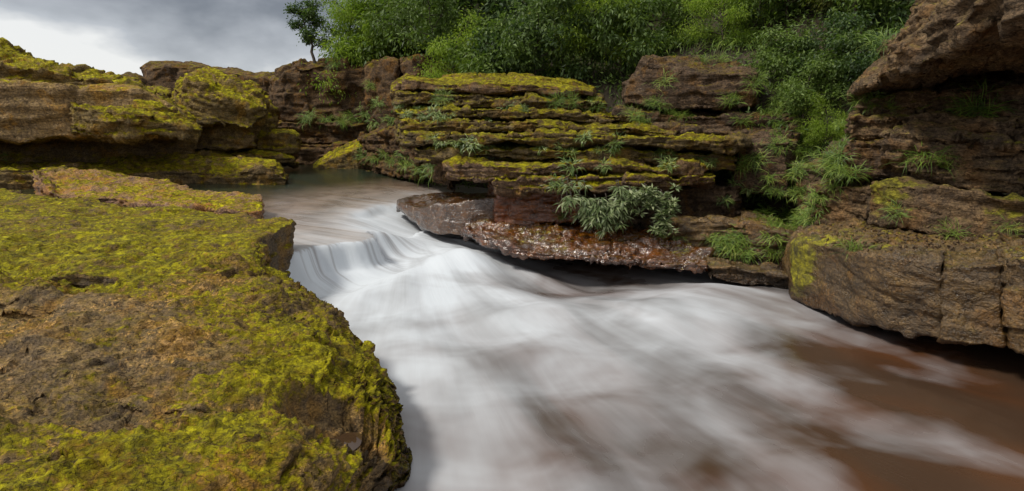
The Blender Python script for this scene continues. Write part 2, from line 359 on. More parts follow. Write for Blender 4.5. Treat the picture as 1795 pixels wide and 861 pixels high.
def cull(me):
    """drop the faces buried in the bank: far backs, undersides below the water and what lies well out of view"""
    co = getco(me); n = len(me.polygons); L_ = np.empty(len(me.loops), np.int32); me.loops.foreach_get('vertex_index', L_)
    if len(L_) != 4*n: return me
    Q = L_.reshape(-1, 4); no = np.empty(n*3, np.float32); me.polygons.foreach_get('normal', no); no = no.reshape(-1, 3)
    c = co[Q].mean(1); d = c-np.array((0, 0, CAMZ), np.float32); d /= np.linalg.norm(d, axis=1)[:, None]
    keep = ((d*no).sum(1) < 0.42) & (c[:, 2] > -0.25) & (np.abs(c[:, 0]) < 1.05*np.maximum(c[:, 1], 0)+1.3) & (c[:, 1] > 0.7)
    Q = Q[keep]; used = np.unique(Q); mp = np.zeros(len(co), np.int32); mp[used] = np.arange(len(used))
    m2 = quadmesh(me.name, co[used], mp[Q]); bpy.data.meshes.remove(me); return m2
_rk = [0]
ROCKS = {}
def rock(name, crude, mat, vox, parent=None, smooth=4, label=None, cat='rock', group=None, key=None, **k):
    _rk[0] += 1
    me = cull(voxelise(name, crude, vox, smooth))
    displace(me, seed=k.pop('seed', _rk[0]*0.61), **k)
    o = link(name, me, M[mat], parent)
    if parent is None: tag(o, label, cat, group)
    elif label: o['label'] = label
    if key: ROCKS[key] = o
    return o

# --- ground far and wide, river bed, hillside
def hill_z(x, y):
    y0 = np.interp(x, [-40, -11, -8.5, -6, -4.5, -3, 0, 3, 4.6, 5.6, 6.6, 8, 30], [60, 36, 26.5, 23, 20, 17, 14.8, 13.8, 12.6, 10.6, 9.8, 8.5, 8.5])
    s = y-y0
    z = -0.3+np.where(s < 3.4, 1.1*s, 3.74+0.42*(s-3.4))
    z = np.minimum(z, 11)+0.25*np.sin(x*1.1+y*0.7)*np.clip(s*0.3, 0, 1)
    return np.where(s < 0, -0.9, z)
def sheet(name, xs, ys, zf, mat):
    X, Y = np.meshgrid(xs, ys); Z = zf(X, Y); nx, ny = len(xs), len(ys)
    V = np.stack([X.ravel(), Y.ravel(), Z.ravel()], 1); I = np.arange(nx*ny).reshape(ny, nx)
    Q = np.stack([I[:-1, :-1], I[:-1, 1:], I[1:, 1:], I[1:, :-1]], -1).reshape(-1, 4)
    return tag(link(name, quadmesh(name, V, Q), M[mat]), kind='structure')
sheet('ground', np.linspace(-900, 900, 25), np.linspace(-600, 1500, 25), lambda x, y: 0*x-1.2, 'bed')
sheet('hillside', np.linspace(-16, 34, 120), np.linspace(5.5, 60, 140), hill_z, 'earth')

# --- left bank
def Wz(rows): return [[PZ(u, v, z) for (u, v, z) in r] for r in rows]
POT = PZ(588, 712, 0.74); HOLE = PZ(106, 800, 0.90); HOLE2 = PZ(150, 769, 0.90)
def carve_fg(co, no):
    def dent(co, c, rx, ry, rot, depth, p0=0.75):
        d = co[:, :2]-c[:2]; ca, sa = math.cos(rot), math.sin(rot)
        a = (d[:, 0]*ca+d[:, 1]*sa)/rx; b = (-d[:, 0]*sa+d[:, 1]*ca)/ry
        w = a*a+b*b+0.15*pn(co*6.0)
        up = sst(0.30, 0.50, co[:, 2])
        co = co.copy(); co[:, 2] -= depth*(1-sst(p0, 1.25, w))*up; return co
    co = dent(co, POT, 0.33, 0.26, 0.75, 0.24, 0.6)
    co = dent(co, HOLE, 0.055, 0.04, 0.3, 0.07, 0.5); co = dent(co, HOLE2, 0.05, 0.022, 0.1, 0.04, 0.5)
    return co
fgrows = [
    [(-240, 440, .88), (0, 440, .90), (160, 440, .91), (300, 436, .92), (380, 430, .93), (430, 424, .94), (455, 421, .93), (468, 426, .55)],
    [(-260, 470, .94), (0, 470, .96), (160, 472, .96), (300, 472, .96), (380, 472, .96), (430, 470, .95), (454, 470, .92), (468, 476, .55)],
    [(-300, 510, .96), (0, 510, .98), (160, 512, .97), (300, 512, .96), (400, 508, .96), (460, 502, .94), (498, 497, .87), (524, 506, .58)],
    [(-350, 570, .92), (0, 570, .94), (160, 572, .94), (320, 572, .93), (440, 568, .90), (530, 560, .85), (580, 560, .74), (612, 575, .48)],
    [(-420, 650, .92), (0, 650, .92), (180, 650, .92), (340, 648, .91), (470, 642, .87), (570, 630, .80), (630, 628, .66), (668, 650, .36)],
    [(-520, 730, .92), (0, 730, .91), (190, 730, .91), (360, 730, .89), (500, 725, .83), (600, 715, .73), (665, 705, .58), (704, 735, .26)],
    [(-650, 800, .92), (0, 800, .90), (190, 800, .90), (370, 800, .88), (510, 800, .80), (610, 795, .68), (668, 785, .52), (712, 812, .20)],
    [(-800, 880, .92), (0, 880, .90), (190, 880, .90), (370, 880, .87), (490, 880, .78), (570, 870, .66), (620, 862, .52), (665, 870, .22)],
    [(-1200, 1060, .92), (0, 1060, .90), (190, 1060, .89), (360, 1060, .84), (450, 1050, .72), (510, 1030, .60), (560, 1010, .45), (600, 1000, .15)],
    [(-2000, 1500, .90), (0, 1500, .88), (160, 1500, .84), (270, 1500, .76), (330, 1480, .62), (380, 1460, .5), (420, 1420, .35), (460, 1400, .1)],
]
rock('foreground_boulder', grid_solid(Wz(fgrows), -0.5, 0.10), 'fg', 0.0155, smooth=10, warp=0.10, wf=1.1, strata=0.045, T=0.09, block=0.03, bs=(1.0, 0.5, 0.3), crack=0.02, flake=0.036, fine=0.011, ff=9,
     seed=5.2, carve=carve_fg, label='huge moss-covered boulder with a small pothole in the bottom left foreground', cat='boulder', key='fg')
MB = [(250, 560, -.3), (100, 600, -.3), (300, 640, -.35), (450, 600, -.1), (200, 700, -.25), (560, 600, .4), (600, 560, .4), (480, 540, .05), (400, 520, -.15), (600, 650, .45), (650, 640, .45), (400, 760, .2), (550, 780, .4), (250, 820, .3), (100, 830, .15), (680, 760, .0), (690, 800, -.2), (200, 490, .35), (50, 490, .35), (350, 480, .3), (450, 700, .15), (640, 760, .3)]
co = getco(ROCKS['fg'].data); num = den = 1e-9; a_, b_ = co[:, 0]/np.maximum(co[:, 1], .5), 1.6*np.log(np.maximum(co[:, 1], .5))
for u_, v_, f_ in MB:
    p_ = PZ(u_, v_, .85); w_ = np.exp(-0.5*((a_-p_[0]/p_[1])**2+(b_-1.6*math.log(p_[1]))**2)/0.09**2)+1e-6; num = num+w_*f_; den = den+w_
mb_ = ROCKS['fg'].data.attributes.new('moss_bias', 'FLOAT', 'POINT'); mb_.data.foreach_set('value', np.ascontiguousarray(0.8*num/den+0.03-1.3*(1-sst(.7, 1.1, np.hypot(co[:, 0]-POT[0], co[:, 1]-POT[1])/.30))*(co[:, 2] < .72), np.float32))
rock('rock_ledge', strip([(-260, 322, 474, 560, 5.4, 8.0), (0, 328, 468, 560, 5.5, 7.1), (60, 338, 490, 560, 5.15, 6.5), (130, 348, 474, 560, 5.4, 5.6), (220, 358, 486, 560, 5.25, 5.0), (300, 364, 500, 560, 5.05, 4.8), (370, 370, 480, 560, 5.35, 4.1), (420, 373, 466, 540, 5.7, 3.4), (452, 378, 432, 520, 6.6, 2.4), (464, 379, 414, 515, 7.3, 1.6), (508, 383, 392, 515, 8.3, 0.6), (513, 388, 398, 505, 8.5, 0.4)]),
     'ledge', 0.028, smooth=4, warp=0.05, wf=0.9, strata=0.03, T=0.13, block=0.03, bs=(1.3, 0.9, 0.4), crack=0.02, flake=0.022, fine=0.012, ff=6, label='broad flat bright green mossy ledge behind the foreground boulder', cat='rock ledge', key='ledge')
rock('rock_slab', strip([(66, 298, 304, 356, 12.4, 2.2), (100, 300, 344, 360, 11.3, 3.6), (200, 304, 349, 366, 11, 3.6), (300, 318, 358, 376, 10.3, 3.6), (350, 335, 366, 380, 10, 2.6), (420, 335, 374, 388, 9.7, 2.4), (460, 346, 370, 384, 9.9, 1.6)]),
     'pink', 0.03, smooth=3, warp=0.05, strata=0.03, T=0.12, block=0.03, bs=(1.1, 0.8, 0.3), flake=0.03, fine=0.014, ff=5, label='pinkish brown slab with moss edges between the mossy ledge and the stream', cat='rock slab', key='pink')
rock('rock_slab', strip([(-260, 284, 296, 350, 14.2, 5), (0, 286, 298, 348, 14.3, 5), (120, 274, 298, 346, 14.8, 5), (230, 260, 299, 340, 15.6, 4), (330, 257, 301, 336, 16, 4), (420, 268, 304, 337, 15.8, 4), (478, 282, 293, 337, 15.8, 2), (500, 308, 316, 336, 15.9, 1)]),
     'left', 0.055, smooth=2, warp=0.08, strata=0.12, T=0.16, block=0.04, bs=(1.6, 1.2, 0.3), flake=0.05, fine=0.02, ff=4, label='layered brown and mossy slab jutting out to the pool edge', cat='rock slab', key='mid')
rock('rock_slab', strip([(340, 262, 268, 286, 20, 1.6), (380, 243, 262, 288, 19.6, 3), (450, 250, 268, 288, 19.4, 3), (500, 264, 275, 288, 19.5, 2), (518, 276, 280, 288, 19.7, 1)]),
     'left_mossy', 0.055, smooth=3, warp=0.09, strata=0.06, T=0.14, block=0.03, flake=0.04, fine=0.02, ff=4, label='flat yellow-green mossy rock at the far left edge of the pool', cat='rock slab', key='flat')
rock('overhanging_block', strip([(-260, 128, 150, 250, 14.5, 5, 1.2), (0, 134, 148, 248, 14.8, 5, 1.2), (120, 140, 151, 246, 15, 5, 1.2), (240, 142, 154, 243, 15.2, 4, 1.0), (320, 190, 200, 240, 15.6, 3, 0.6), (342, 214, 220, 236, 15.8, 2, 0.4)]),
     'tan', 0.06, smooth=2, warp=0.10, strata=0.05, T=0.4, block=0.06, bs=(2.2, 2, 1.1), crack=0.03, flake=0.03, fine=0.018, ff=3, label='big block with smooth tan face overhanging a dark gap at the left edge', cat='rock', key='tan')
rock('recess_rock', strip([(-240, 225, 236, 300, 17.2, 2), (0, 225, 238, 300, 17.4, 2), (200, 222, 236, 300, 17.8, 2), (345, 222, 236, 290, 18.2, 2)]), 'left', 0.07, smooth=2, warp=0.12, strata=0.10, label='dark shaded rock in the gap under the tan overhanging block', key='recess')
rock('mossy_block', strip([(128, 168, 190, 234, 14.7, 3, 0.5), (180, 158, 196, 240, 14.4, 3, 0.5), (255, 160, 204, 240, 14.3, 3, 0.5), (320, 196, 218, 238, 14.6, 2.4, 0.4), (348, 216, 224, 236, 15.0, 1.6, 0.3)]),
     'left_mossy', 0.045, smooth=2, warp=0.14, strata=0.10, T=0.22, dip=(0.12, 0), block=0.10, bs=(0.9, 0.8, 0.35), flake=0.05, fine=0.02, ff=4, label='mossy wedge of broken rock on the right end of the tan overhanging block', cat='rock', key='wedge')
rock('capstone', strip([(-240, 36, 60, 142, 15.4, 4, 0.4), (0, 80, 108, 148, 15.5, 4, 0.4), (50, 100, 122, 150, 15.5, 4, 0.4), (100, 118, 130, 152, 15.6, 4, 0.4), (180, 128, 142, 156, 15.7, 3, 0.4), (240, 146, 160, 172, 15.8, 3, 0.3), (300, 180, 190, 206, 15.9, 2, 0.3)]),
     'left_mossy', 0.058, smooth=2, warp=0.16, strata=0.12, T=0.2, dip=(0.1, 0), block=0.08, bs=(1.2, 1, 0.3), flake=0.06, fine=0.02, ff=4, label='sloping mossy capstone on top of the tan overhanging block', cat='rock', key='cap')
rock('leaning_boulder', strip([(300, 176, 186, 214, 19, 1.8), (318, 145, 160, 216, 18.7, 2.2), (345, 124, 145, 216, 18.5, 3), (400, 127, 165, 220, 18.3, 3), (438, 146, 186, 228, 18.3, 3), (466, 172, 182, 202, 18.7, 1.5)]),
     'left_mossy', 0.05, smooth=3, warp=0.22, wf=0.6, strata=0.06, T=0.25, dip=(0.3, 0), block=0.09, bs=(1.1, 1, 0.6), flake=0.05, fine=0.022, ff=4, label='big leaning boulder with mossy top left of the dark gorge', cat='boulder', key='lean')
rock('pedestal_rock', strip([(340, 206, 214, 262, 19.0, 2), (400, 204, 212, 262, 18.8, 2), (448, 208, 218, 258, 19, 2)]), 'left', 0.06, smooth=2, warp=0.12, strata=0.08, label='shaded brown rock carrying the leaning boulder', cat='rock', key='ped')
rock('boulder', strip([(193, 140, 148, 190, 22, 1.6), (215, 129, 138, 190, 21.7, 2), (240, 128, 137, 192, 21.6, 2), (254, 142, 150, 192, 21.8, 1.6)]), 'far', 0.06, smooth=4, warp=0.2, strata=0.04, label='dark rounded boulder on the skyline behind the capstone', cat='boulder', key='sk1')
rock('boulder', strip([(250, 156, 164, 205, 20.8, 1.5), (275, 150, 158, 208, 20.6, 2), (300, 158, 166, 208, 20.8, 1.5)]), 'left', 0.06, smooth=4, warp=0.2, strata=0.04, label='small greenish boulder wedged left of the leaning boulder', cat='boulder', key='sk2')
far = empty('distant_cliff', (-19, 33, 0)); tag(far, 'dark flat-topped cliff on the far skyline behind the left boulders', 'cliff')
rock('rock_face', strip([(253, 118, 122, 230, 32, 5), (262, 112, 116, 230, 31.8, 5), (330, 112, 118, 230, 31.6, 5), (372, 122, 128, 230, 31.6, 5)]), 'far', 0.12, far, smooth=1, warp=0.2, strata=0.12, T=0.5, block=0.16, bs=(1.6, 1.6, 1.2))
rock('rock_face', strip([(360, 118, 126, 230, 34, 5), (420, 120, 128, 240, 34, 5), (450, 128, 134, 240, 34, 5), (490, 126, 132, 240, 34, 5)]), 'far', 0.12, far, smooth=1, warp=0.2, strata=0.12, T=0.5, block=0.16, bs=(1.6, 1.6, 1.2))
rock('mossy_boulder', strip([(414, 182, 192, 262, 21, 1.6), (440, 166, 184, 264, 20.7, 2), (468, 168, 190, 264, 20.8, 2), (480, 186, 200, 262, 21, 1.6)]), 'left_mossy', 0.06, smooth=3, warp=0.3, strata=0.08, T=0.3, block=0.1, label='bright mossy boulder in the notch right of the leaning boulder', cat='boulder', key='notch')
rock('mossy_boulder', strip([(458, 232, 238, 266, 20.6, 1.0), (480, 224, 234, 268, 20.4, 1.2), (505, 226, 236, 268, 20.4, 1.2), (522, 234, 242, 264, 20.6, 1.0)]), 'left_mossy', 0.05, smooth=3, warp=0.18, strata=0.08, T=0.2, block=0.06, label='low mossy boulder at the foot of the dark gorge cliff', cat='boulder', key='low')

# --- cliff at the back
gc = empty('gorge_cliff', (-7, 24.5, 0.3)); tag(gc, 'dark red-brown cliff with the small trees on top at the back of the pool', 'cliff')
rock('rock_face', strip([(474, 134, 144, 215, 25, 5), (500, 116, 124, 215, 24.7, 5), (530, 106, 114, 215, 24.5, 5), (600, 104, 112, 215, 24.2, 5), (642, 102, 112, 215, 23.8, 5)], 0.6), 'far', 0.075, gc, smooth=1, warp=0.18, strata=0.10, T=0.45, block=0.20, bs=(0.9, 0.9, 0.8), crack=0.06, fine=0.03, ff=3)
rock('rock_layer', strip([(470, 210, 216, 250, 24.3, 3), (560, 208, 215, 252, 23.9, 3), (650, 206, 214, 250, 23.4, 3)], 0.6), 'far', 0.07, gc, smooth=1, warp=0.15, strata=0.22, T=0.2, block=0.08, fine=0.03, ff=3)
rock('rock_layer', strip([(468, 244, 252, 296, 23.9, 3), (560, 246, 256, 298, 23.4, 3), (650, 240, 250, 300, 22.6, 3)], 0.6), 'far', 0.07, gc, smooth=1, warp=0.15, strata=0.18, T=0.25, block=0.1, fine=0.03, ff=3)
rock('rock_block', strip([(648, 112, 122, 232, 22.6, 4), (672, 100, 110, 236, 22.0, 4), (700, 102, 114, 240, 21.6, 4)], 0.6), 'far', 0.075, gc, smooth=2, warp=0.2, strata=0.05, T=0.5, block=0.16, bs=(0.9, 0.9, 1.4), fine=0.03, ff=3)
rock('rock_block', strip([(704, 100, 108, 220, 20.5, 4), (740, 98, 106, 220, 19.6, 4), (800, 112, 120, 220, 18.6, 4)], 0.6), 'far', 0.075, gc, smooth=2, warp=0.2, strata=0.1, T=0.3, block=0.14, fine=0.03, ff=3)
rock('rock_block', strip([(636, 232, 242, 306, 20.5, 3), (700, 215, 226, 308, 17.5, 3), (760, 236, 246, 318, 15.0, 3), (800, 258, 266, 332, 13.0, 2.5)], 0.6), 'far', 0.05, gc, smooth=2, warp=0.2, strata=0.14, T=0.25, block=0.1, fine=0.025, ff=4)
rock('tilted_rock', strip([(547, 289, 293, 304, 21.7, 0.8), (575, 270, 281, 304, 21.4, 1.2), (600, 256, 270, 306, 21.3, 1.4), (626, 245, 259, 304, 21.3, 1.4), (639, 250, 258, 290, 21.6, 1.0)]), 'left_mossy', 0.05, smooth=2, warp=0.07, strata=0.02, block=0.03, flake=0.02, fine=0.02, ff=4, label='tilted angular rock with mossy top standing in the far pool', cat='rock', key='tilt')

# --- layered outcrop in the middle
oc = empty('layered_outcrop', (1.0, 12.0, 0.4)); tag(oc, 'stepped outcrop of many thin mossy rock layers right of the pool', 'rock outcrop')
LK = dict(warp=0.11, wf=0.9, strata=0.075, T=0.11, block=0.055, bs=(0.9, 0.8, 0.45), crack=0.04, flake=0.03, fine=0.014, ff=5, smooth=2)
rock('rock_layer', strip([(860, 318, 326, 345, 11.2, 2.5), (872, 314, 326, 392, 10.7, 2.5), (960, 314, 326, 396, 10.4, 2.5), (1010, 316, 328, 396, 10.3, 2.5)], 0.55), 'red', 0.03, oc, label='rusty red-brown wall under the overhanging layers', **{**LK, 'strata': 0.05, 'T': 0.2})
rock('rock_layer', strip([(1000, 318, 326, 400, 10.9, 2.5), (1150, 320, 328, 400, 11.0, 2.5), (1300, 320, 328, 410, 11.0, 2.5)], 0.55), 'brown', 0.035, oc, **LK)
rock('rock_layer', strip([(872, 300, 313, 336, 10.1, 3), (940, 296, 310, 338, 10.0, 3), (1050, 296, 311, 335, 9.9, 3), (1150, 298, 312, 332, 9.85, 3), (1210, 301, 312, 330, 9.9, 3), (1248, 306, 313, 324, 10.2, 2)], 0.55), 'layer_bright', 0.026, oc, **LK)
rock('rock_layer', strip([(782, 284, 292, 308, 11.0, 2.4), (800, 272, 286, 317, 10.6, 3), (850, 270, 290, 320, 10.3, 3), (905, 271, 291, 314, 10.2, 3), (960, 273, 288, 300, 10.3, 3), (1100, 276, 287, 299, 10.3, 3), (1235, 286, 294, 305, 10.4, 2.5)], 0.55), 'layer_bright', 0.026, oc, **{**LK, 'strata': 0.05})
rock('rock_layer', strip([(735, 254, 262, 290, 12.0, 3), (820, 250, 262, 278, 11.4, 3), (960, 250, 262, 278, 11.1, 3), (1120, 256, 268, 284, 11.0, 3), (1290, 264, 276, 300, 10.9, 3)], 0.55), 'layer', 0.03, oc, **LK)
rock('rock_layer', strip([(702, 222, 233, 256, 12.2, 3), (800, 224, 238, 256, 11.5, 3), (900, 222, 236, 252, 11.2, 3), (1050, 226, 238, 257, 11, 3), (1200, 236, 243, 262, 10.8, 3), (1285, 240, 247, 264, 10.7, 3), (1312, 246, 252, 262, 10.9, 2)], 0.55), 'layer', 0.028, oc, **{**LK, 'warp': 0.08})
rock('rock_layer', strip([(700, 200, 212, 236, 12.8, 3), (850, 203, 213, 230, 12.1, 3), (1000, 210, 220, 234, 11.9, 3), (1110, 215, 223, 236, 11.9, 3), (1185, 222, 228, 238, 12.1, 2)], 0.55), 'layer', 0.03, oc, **LK)
rock('rock_layer', strip([(694, 178, 190, 214, 13.3, 3), (800, 178, 188, 208, 12.8, 3), (950, 184, 194, 210, 12.6, 3), (1060, 192, 201, 214, 12.6, 3), (1130, 200, 206, 216, 12.8, 2)], 0.55), 'layer', 0.03, oc, **LK)
rock('rock_layer', strip([(690, 156, 166, 190, 13.8, 3), (800, 158, 167, 186, 13.4, 3), (920, 158, 170, 188, 13.2, 3), (1060, 168, 178, 196, 13.3, 3)], 0.55), 'layer', 0.032, oc, **LK)
rock('rock_layer', strip([(686, 150, 155, 164, 14.3, 2), (712, 128, 141, 160, 14.0, 3), (760, 138, 148, 161, 13.8, 3), (860, 131, 147, 160, 13.5, 3), (930, 133, 150, 162, 13.5, 3), (1000, 142, 154, 164, 13.6, 3), (1045, 153, 158, 167, 13.8, 2.5)]), 'layer_bright', 0.03, oc, label='pale mossy rounded top layer', **{**LK, 'strata': 0.03, 'flake': 0.015})
rock('stream_rock', strip([(700, 350, 356, 364, 12.3, 0.9, 0.1), (715, 343, 359, 380, 12.0, 1.6, 0.2), (742, 339, 366, 402, 11.5, 2.2, 0.3), (775, 338, 358, 415, 11.1, 2.2, 0.4), (820, 337, 350, 416, 10.9, 2.2, 0.5), (880, 336, 346, 416, 10.9, 2, 0.5)]), 'streamrock', 0.028, smooth=10, warp=0.09, strata=0.008, T=0.3, block=0.012, crack=0.006, bs=(1, 1, .6), flake=0.014, fine=0.010, ff=5, label='wet smooth brown rock beside the top of the waterfall', cat='rock', key='stream')
rock('wet_slab', strip([(812, 395, 403, 410, 10.1, 1.0, 0.4), (845, 385, 416, 430, 9.5, 1.7, 0.6), (900, 381, 432, 447, 9.1, 2.0, 0.8), (1000, 381, 447, 460, 8.75, 2.2, 0.9), (1100, 393, 456, 468, 8.5, 2.2, 0.9), (1180, 410, 462, 473, 8.4, 1.9, 0.8), (1244, 436, 467, 477, 8.4, 1.4, 0.5)]),
     'wet', 0.024, smooth=3, warp=0.06, strata=0.05, T=0.10, block=0.045, bs=(0.5, 0.4, 0.2), crack=0.025, flake=0.03, fine=0.018, ff=6, label='glistening wet red-brown slab jutting over the rapids', cat='rock slab', key='wet')
rock('rock_block', strip([(1180, 376, 390, 452, 9.7, 2), (1250, 374, 388, 470, 9.5, 2), (1330, 380, 396, 488, 9.2, 2), (1400, 396, 420, 500, 8.9, 2)]), 'rightwet', 0.03, smooth=3, warp=0.12, strata=0.05, T=0.25, block=0.08, bs=(0.7, 0.7, 0.5), fine=0.015, ff=5, label='low brown rock wall between the wet slab and the right cliff', cat='rock', key='lowwall')
rock('rock_block', strip([(1240, 455, 462, 486, 8.5, 1.0), (1300, 458, 468, 500, 8.3, 1.1), (1350, 466, 476, 506, 8.2, 1.1), (1385, 474, 482, 510, 8.1, 1.0)]), 'rightwet', 0.025, smooth=3, warp=0.1, strata=0.04, block=0.06, bs=(0.4, 0.4, 0.3), fine=0.014, ff=6, label='low wet rock at the water line left of the right cliff', cat='rock', key='lowrock')

# --- blocks behind, upper right
bb = empty('brown_bluff', (4.5, 13, 0.5)); tag(bb, 'brown block bluff below the hillside plants right of the layered outcrop', 'rock bluff')
BK = dict(warp=0.12, strata=0.04, T=0.35, block=0.07, bs=(1.2, 1.2, 0.7), crack=0.03, flake=0.03, fine=0.018, ff=4, smooth=2)
rock('rock_block', strip([(1096, 138, 150, 184, 14, 3), (1130, 92, 112, 188, 13.6, 3), (1200, 84, 128, 190, 13.3, 3.4), (1290, 100, 126, 190, 13.0, 3), (1322, 118, 128, 190, 12.9, 3)], 0.65), 'brown', 0.035, bb, label='large upper block with a brown vertical face', **BK)
rock('rock_layer', strip([(1080, 186, 194, 222, 13.4, 3), (1200, 190, 200, 232, 13.2, 3), (1330, 192, 202, 238, 12.8, 3), (1400, 195, 205, 240, 12.5, 3)], 0.65), 'brown', 0.035, bb, **{**BK, 'strata': 0.08, 'T': 0.18})
rock('rock_layer', strip([(1140, 216, 224, 262, 12.5, 3), (1250, 220, 230, 272, 12.1, 3), (1400, 226, 236, 300, 11.7, 3)], 0.65), 'brown', 0.035, bb, **{**BK, 'strata': 0.08, 'T': 0.18})
rock('rock_block', strip([(1284, 240, 250, 336, 11.3, 2.5), (1340, 236, 246, 340, 11.0, 2.5), (1388, 240, 250, 346, 10.8, 2.5)], 0.65), 'brown', 0.03, bb, label='pitted brown block beside the narrow vertical crack', **{**BK, 'block': 0.03})
rock('rock_block', strip([(1396, 285, 296, 392, 10.7, 2.5), (1440, 280, 292, 394, 10.2, 2.5), (1470, 280, 292, 396, 9.8, 2.5)], 0.65), 'right', 0.03, bb, **BK)

# --- right cliff
rc = empty('right_cliff', (5.5, 7.5, 0)); tag(rc, 'tall dark brown cliff of tilted rock layers along the right edge', 'cliff')
RK = dict(warp=0.09, wf=1.0, strata=0.05, T=0.16, dip=(0.10, 0.0), block=0.06, bs=(0.8, 0.8, 0.35), crack=0.03, flake=0.03, fine=0.014, ff=6, smooth=2)
BASE = {**RK, 'strata': 0.01, 'T': 0.4, 'block': 0.018, 'crack': 0.008, 'bs': (1.2, 1.2, 0.8), 'smooth': 8, 'fine': 0.010, 'flake': 0.03}
rock('base_block', strip([(1378, 424, 444, 498, 8.2, 1.2, 0.4), (1398, 402, 424, 522, 7.6, 1.6, 0.9), (1450, 390, 432, 547, 6.85, 1.9, 1.2), (1500, 388, 444, 564, 6.3, 2.0, 1.4), (1560, 388, 452, 579, 5.9, 1.9, 1.5), (1653, 390, 464, 598, 5.5, 1.9, 1.5)]), 'rightwet', 0.022, rc, key='base1', label='rounded wet base block with a mossy yellow end', **BASE)
rock('base_block', strip([(1645, 390, 468, 598, 5.52, 1.9, 1.5), (1700, 393, 464, 606, 5.36, 1.8, 1.5), (1761, 396, 460, 612, 5.2, 1.7, 1.5)]), 'rightwet', 0.022, rc, label='smooth brown base block between two vertical cracks', **BASE)
rock('base_block', strip([(1753, 397, 458, 612, 5.15, 1.7, 1.5), (1820, 402, 466, 630, 4.9, 1.6, 1.5), (1960, 410, 490, 680, 4.4, 1.6, 1.4)]), 'rightwet', 0.022, rc, **{**BASE, 'block': 0.05, 'bs': (0.35, 0.35, 0.35)})
rock('cave_wall', strip([(1380, 480, 486, 560, 8.6, 2, 0), (1500, 520, 526, 620, 7.6, 2, 0), (1700, 560, 566, 680, 6.9, 2, 0), (2100, 600, 606, 760, 6.0, 2, 0)]), 'rightwet', 0.06, rc, label='shaded back wall under the base blocks', **BASE)
rock('rock_layer', strip([(1522, 318, 330, 390, 7.7, 2.5, .0), (1560, 309, 322, 398, 7.4, 2.5, .0), (1640, 312, 326, 406, 7.0, 2.5, .0), (1720, 322, 340, 414, 6.7, 2.5, .0), (1800, 335, 350, 424, 6.4, 2.5, .0), (1960, 350, 366, 452, 5.8, 2.5, .0)], 0.62), 'right', 0.029, rc, key='rc1', label='massive tan-brown layer with a yellow left end', **{**RK, 'strata': 0.03, 'T': 0.3, 'block': 0.04, 'bs': (1.3, 1.2, 0.6)})
rock('rock_layer', strip([(1424, 312, 328, 400, 8.9, 2.5), (1480, 302, 322, 402, 8.5, 2.5), (1550, 310, 330, 404, 8.1, 2.5)], 0.62), 'right', 0.029, rc, **RK)
rock('rock_layer', strip([(1446, 264, 272, 306, 8.7, 2.5), (1488, 236, 250, 312, 8.4, 2.5), (1560, 228, 246, 318, 8.1, 2.5), (1590, 240, 256, 320, 7.9, 2.5)], 0.62), 'brown', 0.029, rc, label='grey-brown rounded block', **{**RK, 'block': 0.05})
rock('rock_layer', strip([(1548, 218, 234, 282, 7.9, 2.5), (1640, 214, 234, 312, 7.5, 2.5), (1720, 226, 248, 330, 7.2, 2.5), (1800, 236, 258, 342, 6.9, 2.5), (1960, 250, 270, 365, 6.3, 2.5)], 0.62), 'right', 0.029, rc, **{**RK, 'strata': 0.09})
rock('rock_layer', strip([(1490, 200, 210, 246, 8.7, 2.5), (1580, 196, 206, 240, 8.3, 2.5), (1700, 196, 208, 252, 7.8, 2.5), (1820, 200, 216, 262, 7.3, 2.5), (1960, 206, 222, 275, 6.8, 2.5)], 0.62), 'right', 0.029, rc, **{**RK, 'strata': 0.09, 'T': 0.10})
rock('rock_layer', strip([(1510, 166, 174, 216, 9.0, 2.5), (1600, 150, 162, 212, 8.7, 2.5), (1720, 140, 154, 210, 8.3, 2.5), (1960, 130, 150, 222, 7.6, 2.5)], 0.62), 'right', 0.028, rc, **{**RK, 'strata': 0.10, 'T': 0.11})
rock('rock_layer', strip([(1560, 110, 120, 180, 9.4, 2.5), (1700, 40, 60, 170, 9.3, 2.5), (1960, 20, 40, 170, 8.8, 2.5)], 0.62), 'right', 0.03, rc, **{**RK, 'strata': 0.10})
rock('overhanging_slab', strip([(1494, 142, 148, 158, 8.8, 2.5, 0.5), (1530, 112, 124, 144, 8.2, 2.8, 1.0), (1575, 66, 92, 124, 7.3, 3.2, 1.3), (1625, -5, 46, 106, 6.7, 4, 1.8), (1690, -70, -20, 66, 6.0, 5, 2.3), (1760, -110, -60, 46, 5.6, 5, 2.5), (1850, -150, -100, 30, 5.1, 5, 2.7), (1970, -200, -150, 14, 4.6, 5, 2.9)]), 'right', 0.036, rc, label='dark-bellied slab overhanging the cliff at the top right', **{**RK, 'strata': 0.05, 'dip': (0.3, 0), 'block': 0.09, 'bs': (0.5, 0.5, 0.4)})

def bias_px(o, spots):
    co = getco(o.data); b = np.zeros(len(co))
    for (u, v, y, r, f) in spots: b += f*np.exp(-((co-PY(u, v, y))**2).sum(1)/r**2)
    a = o.data.attributes.new('moss_bias', 'FLOAT', 'POINT'); a.data.foreach_set('value', b.astype(np.float32))
bias_px(ROCKS['base1'], [(1395, 450, 7.6, .35, 1.1), (1400, 490, 7.5, .35, 1.1), (1425, 440, 7.2, .3, .7)])
bias_px(ROCKS['rc1'], [(1545, 335, 7.5, .35, 1.0), (1790, 345, 6.5, .35, .6)])
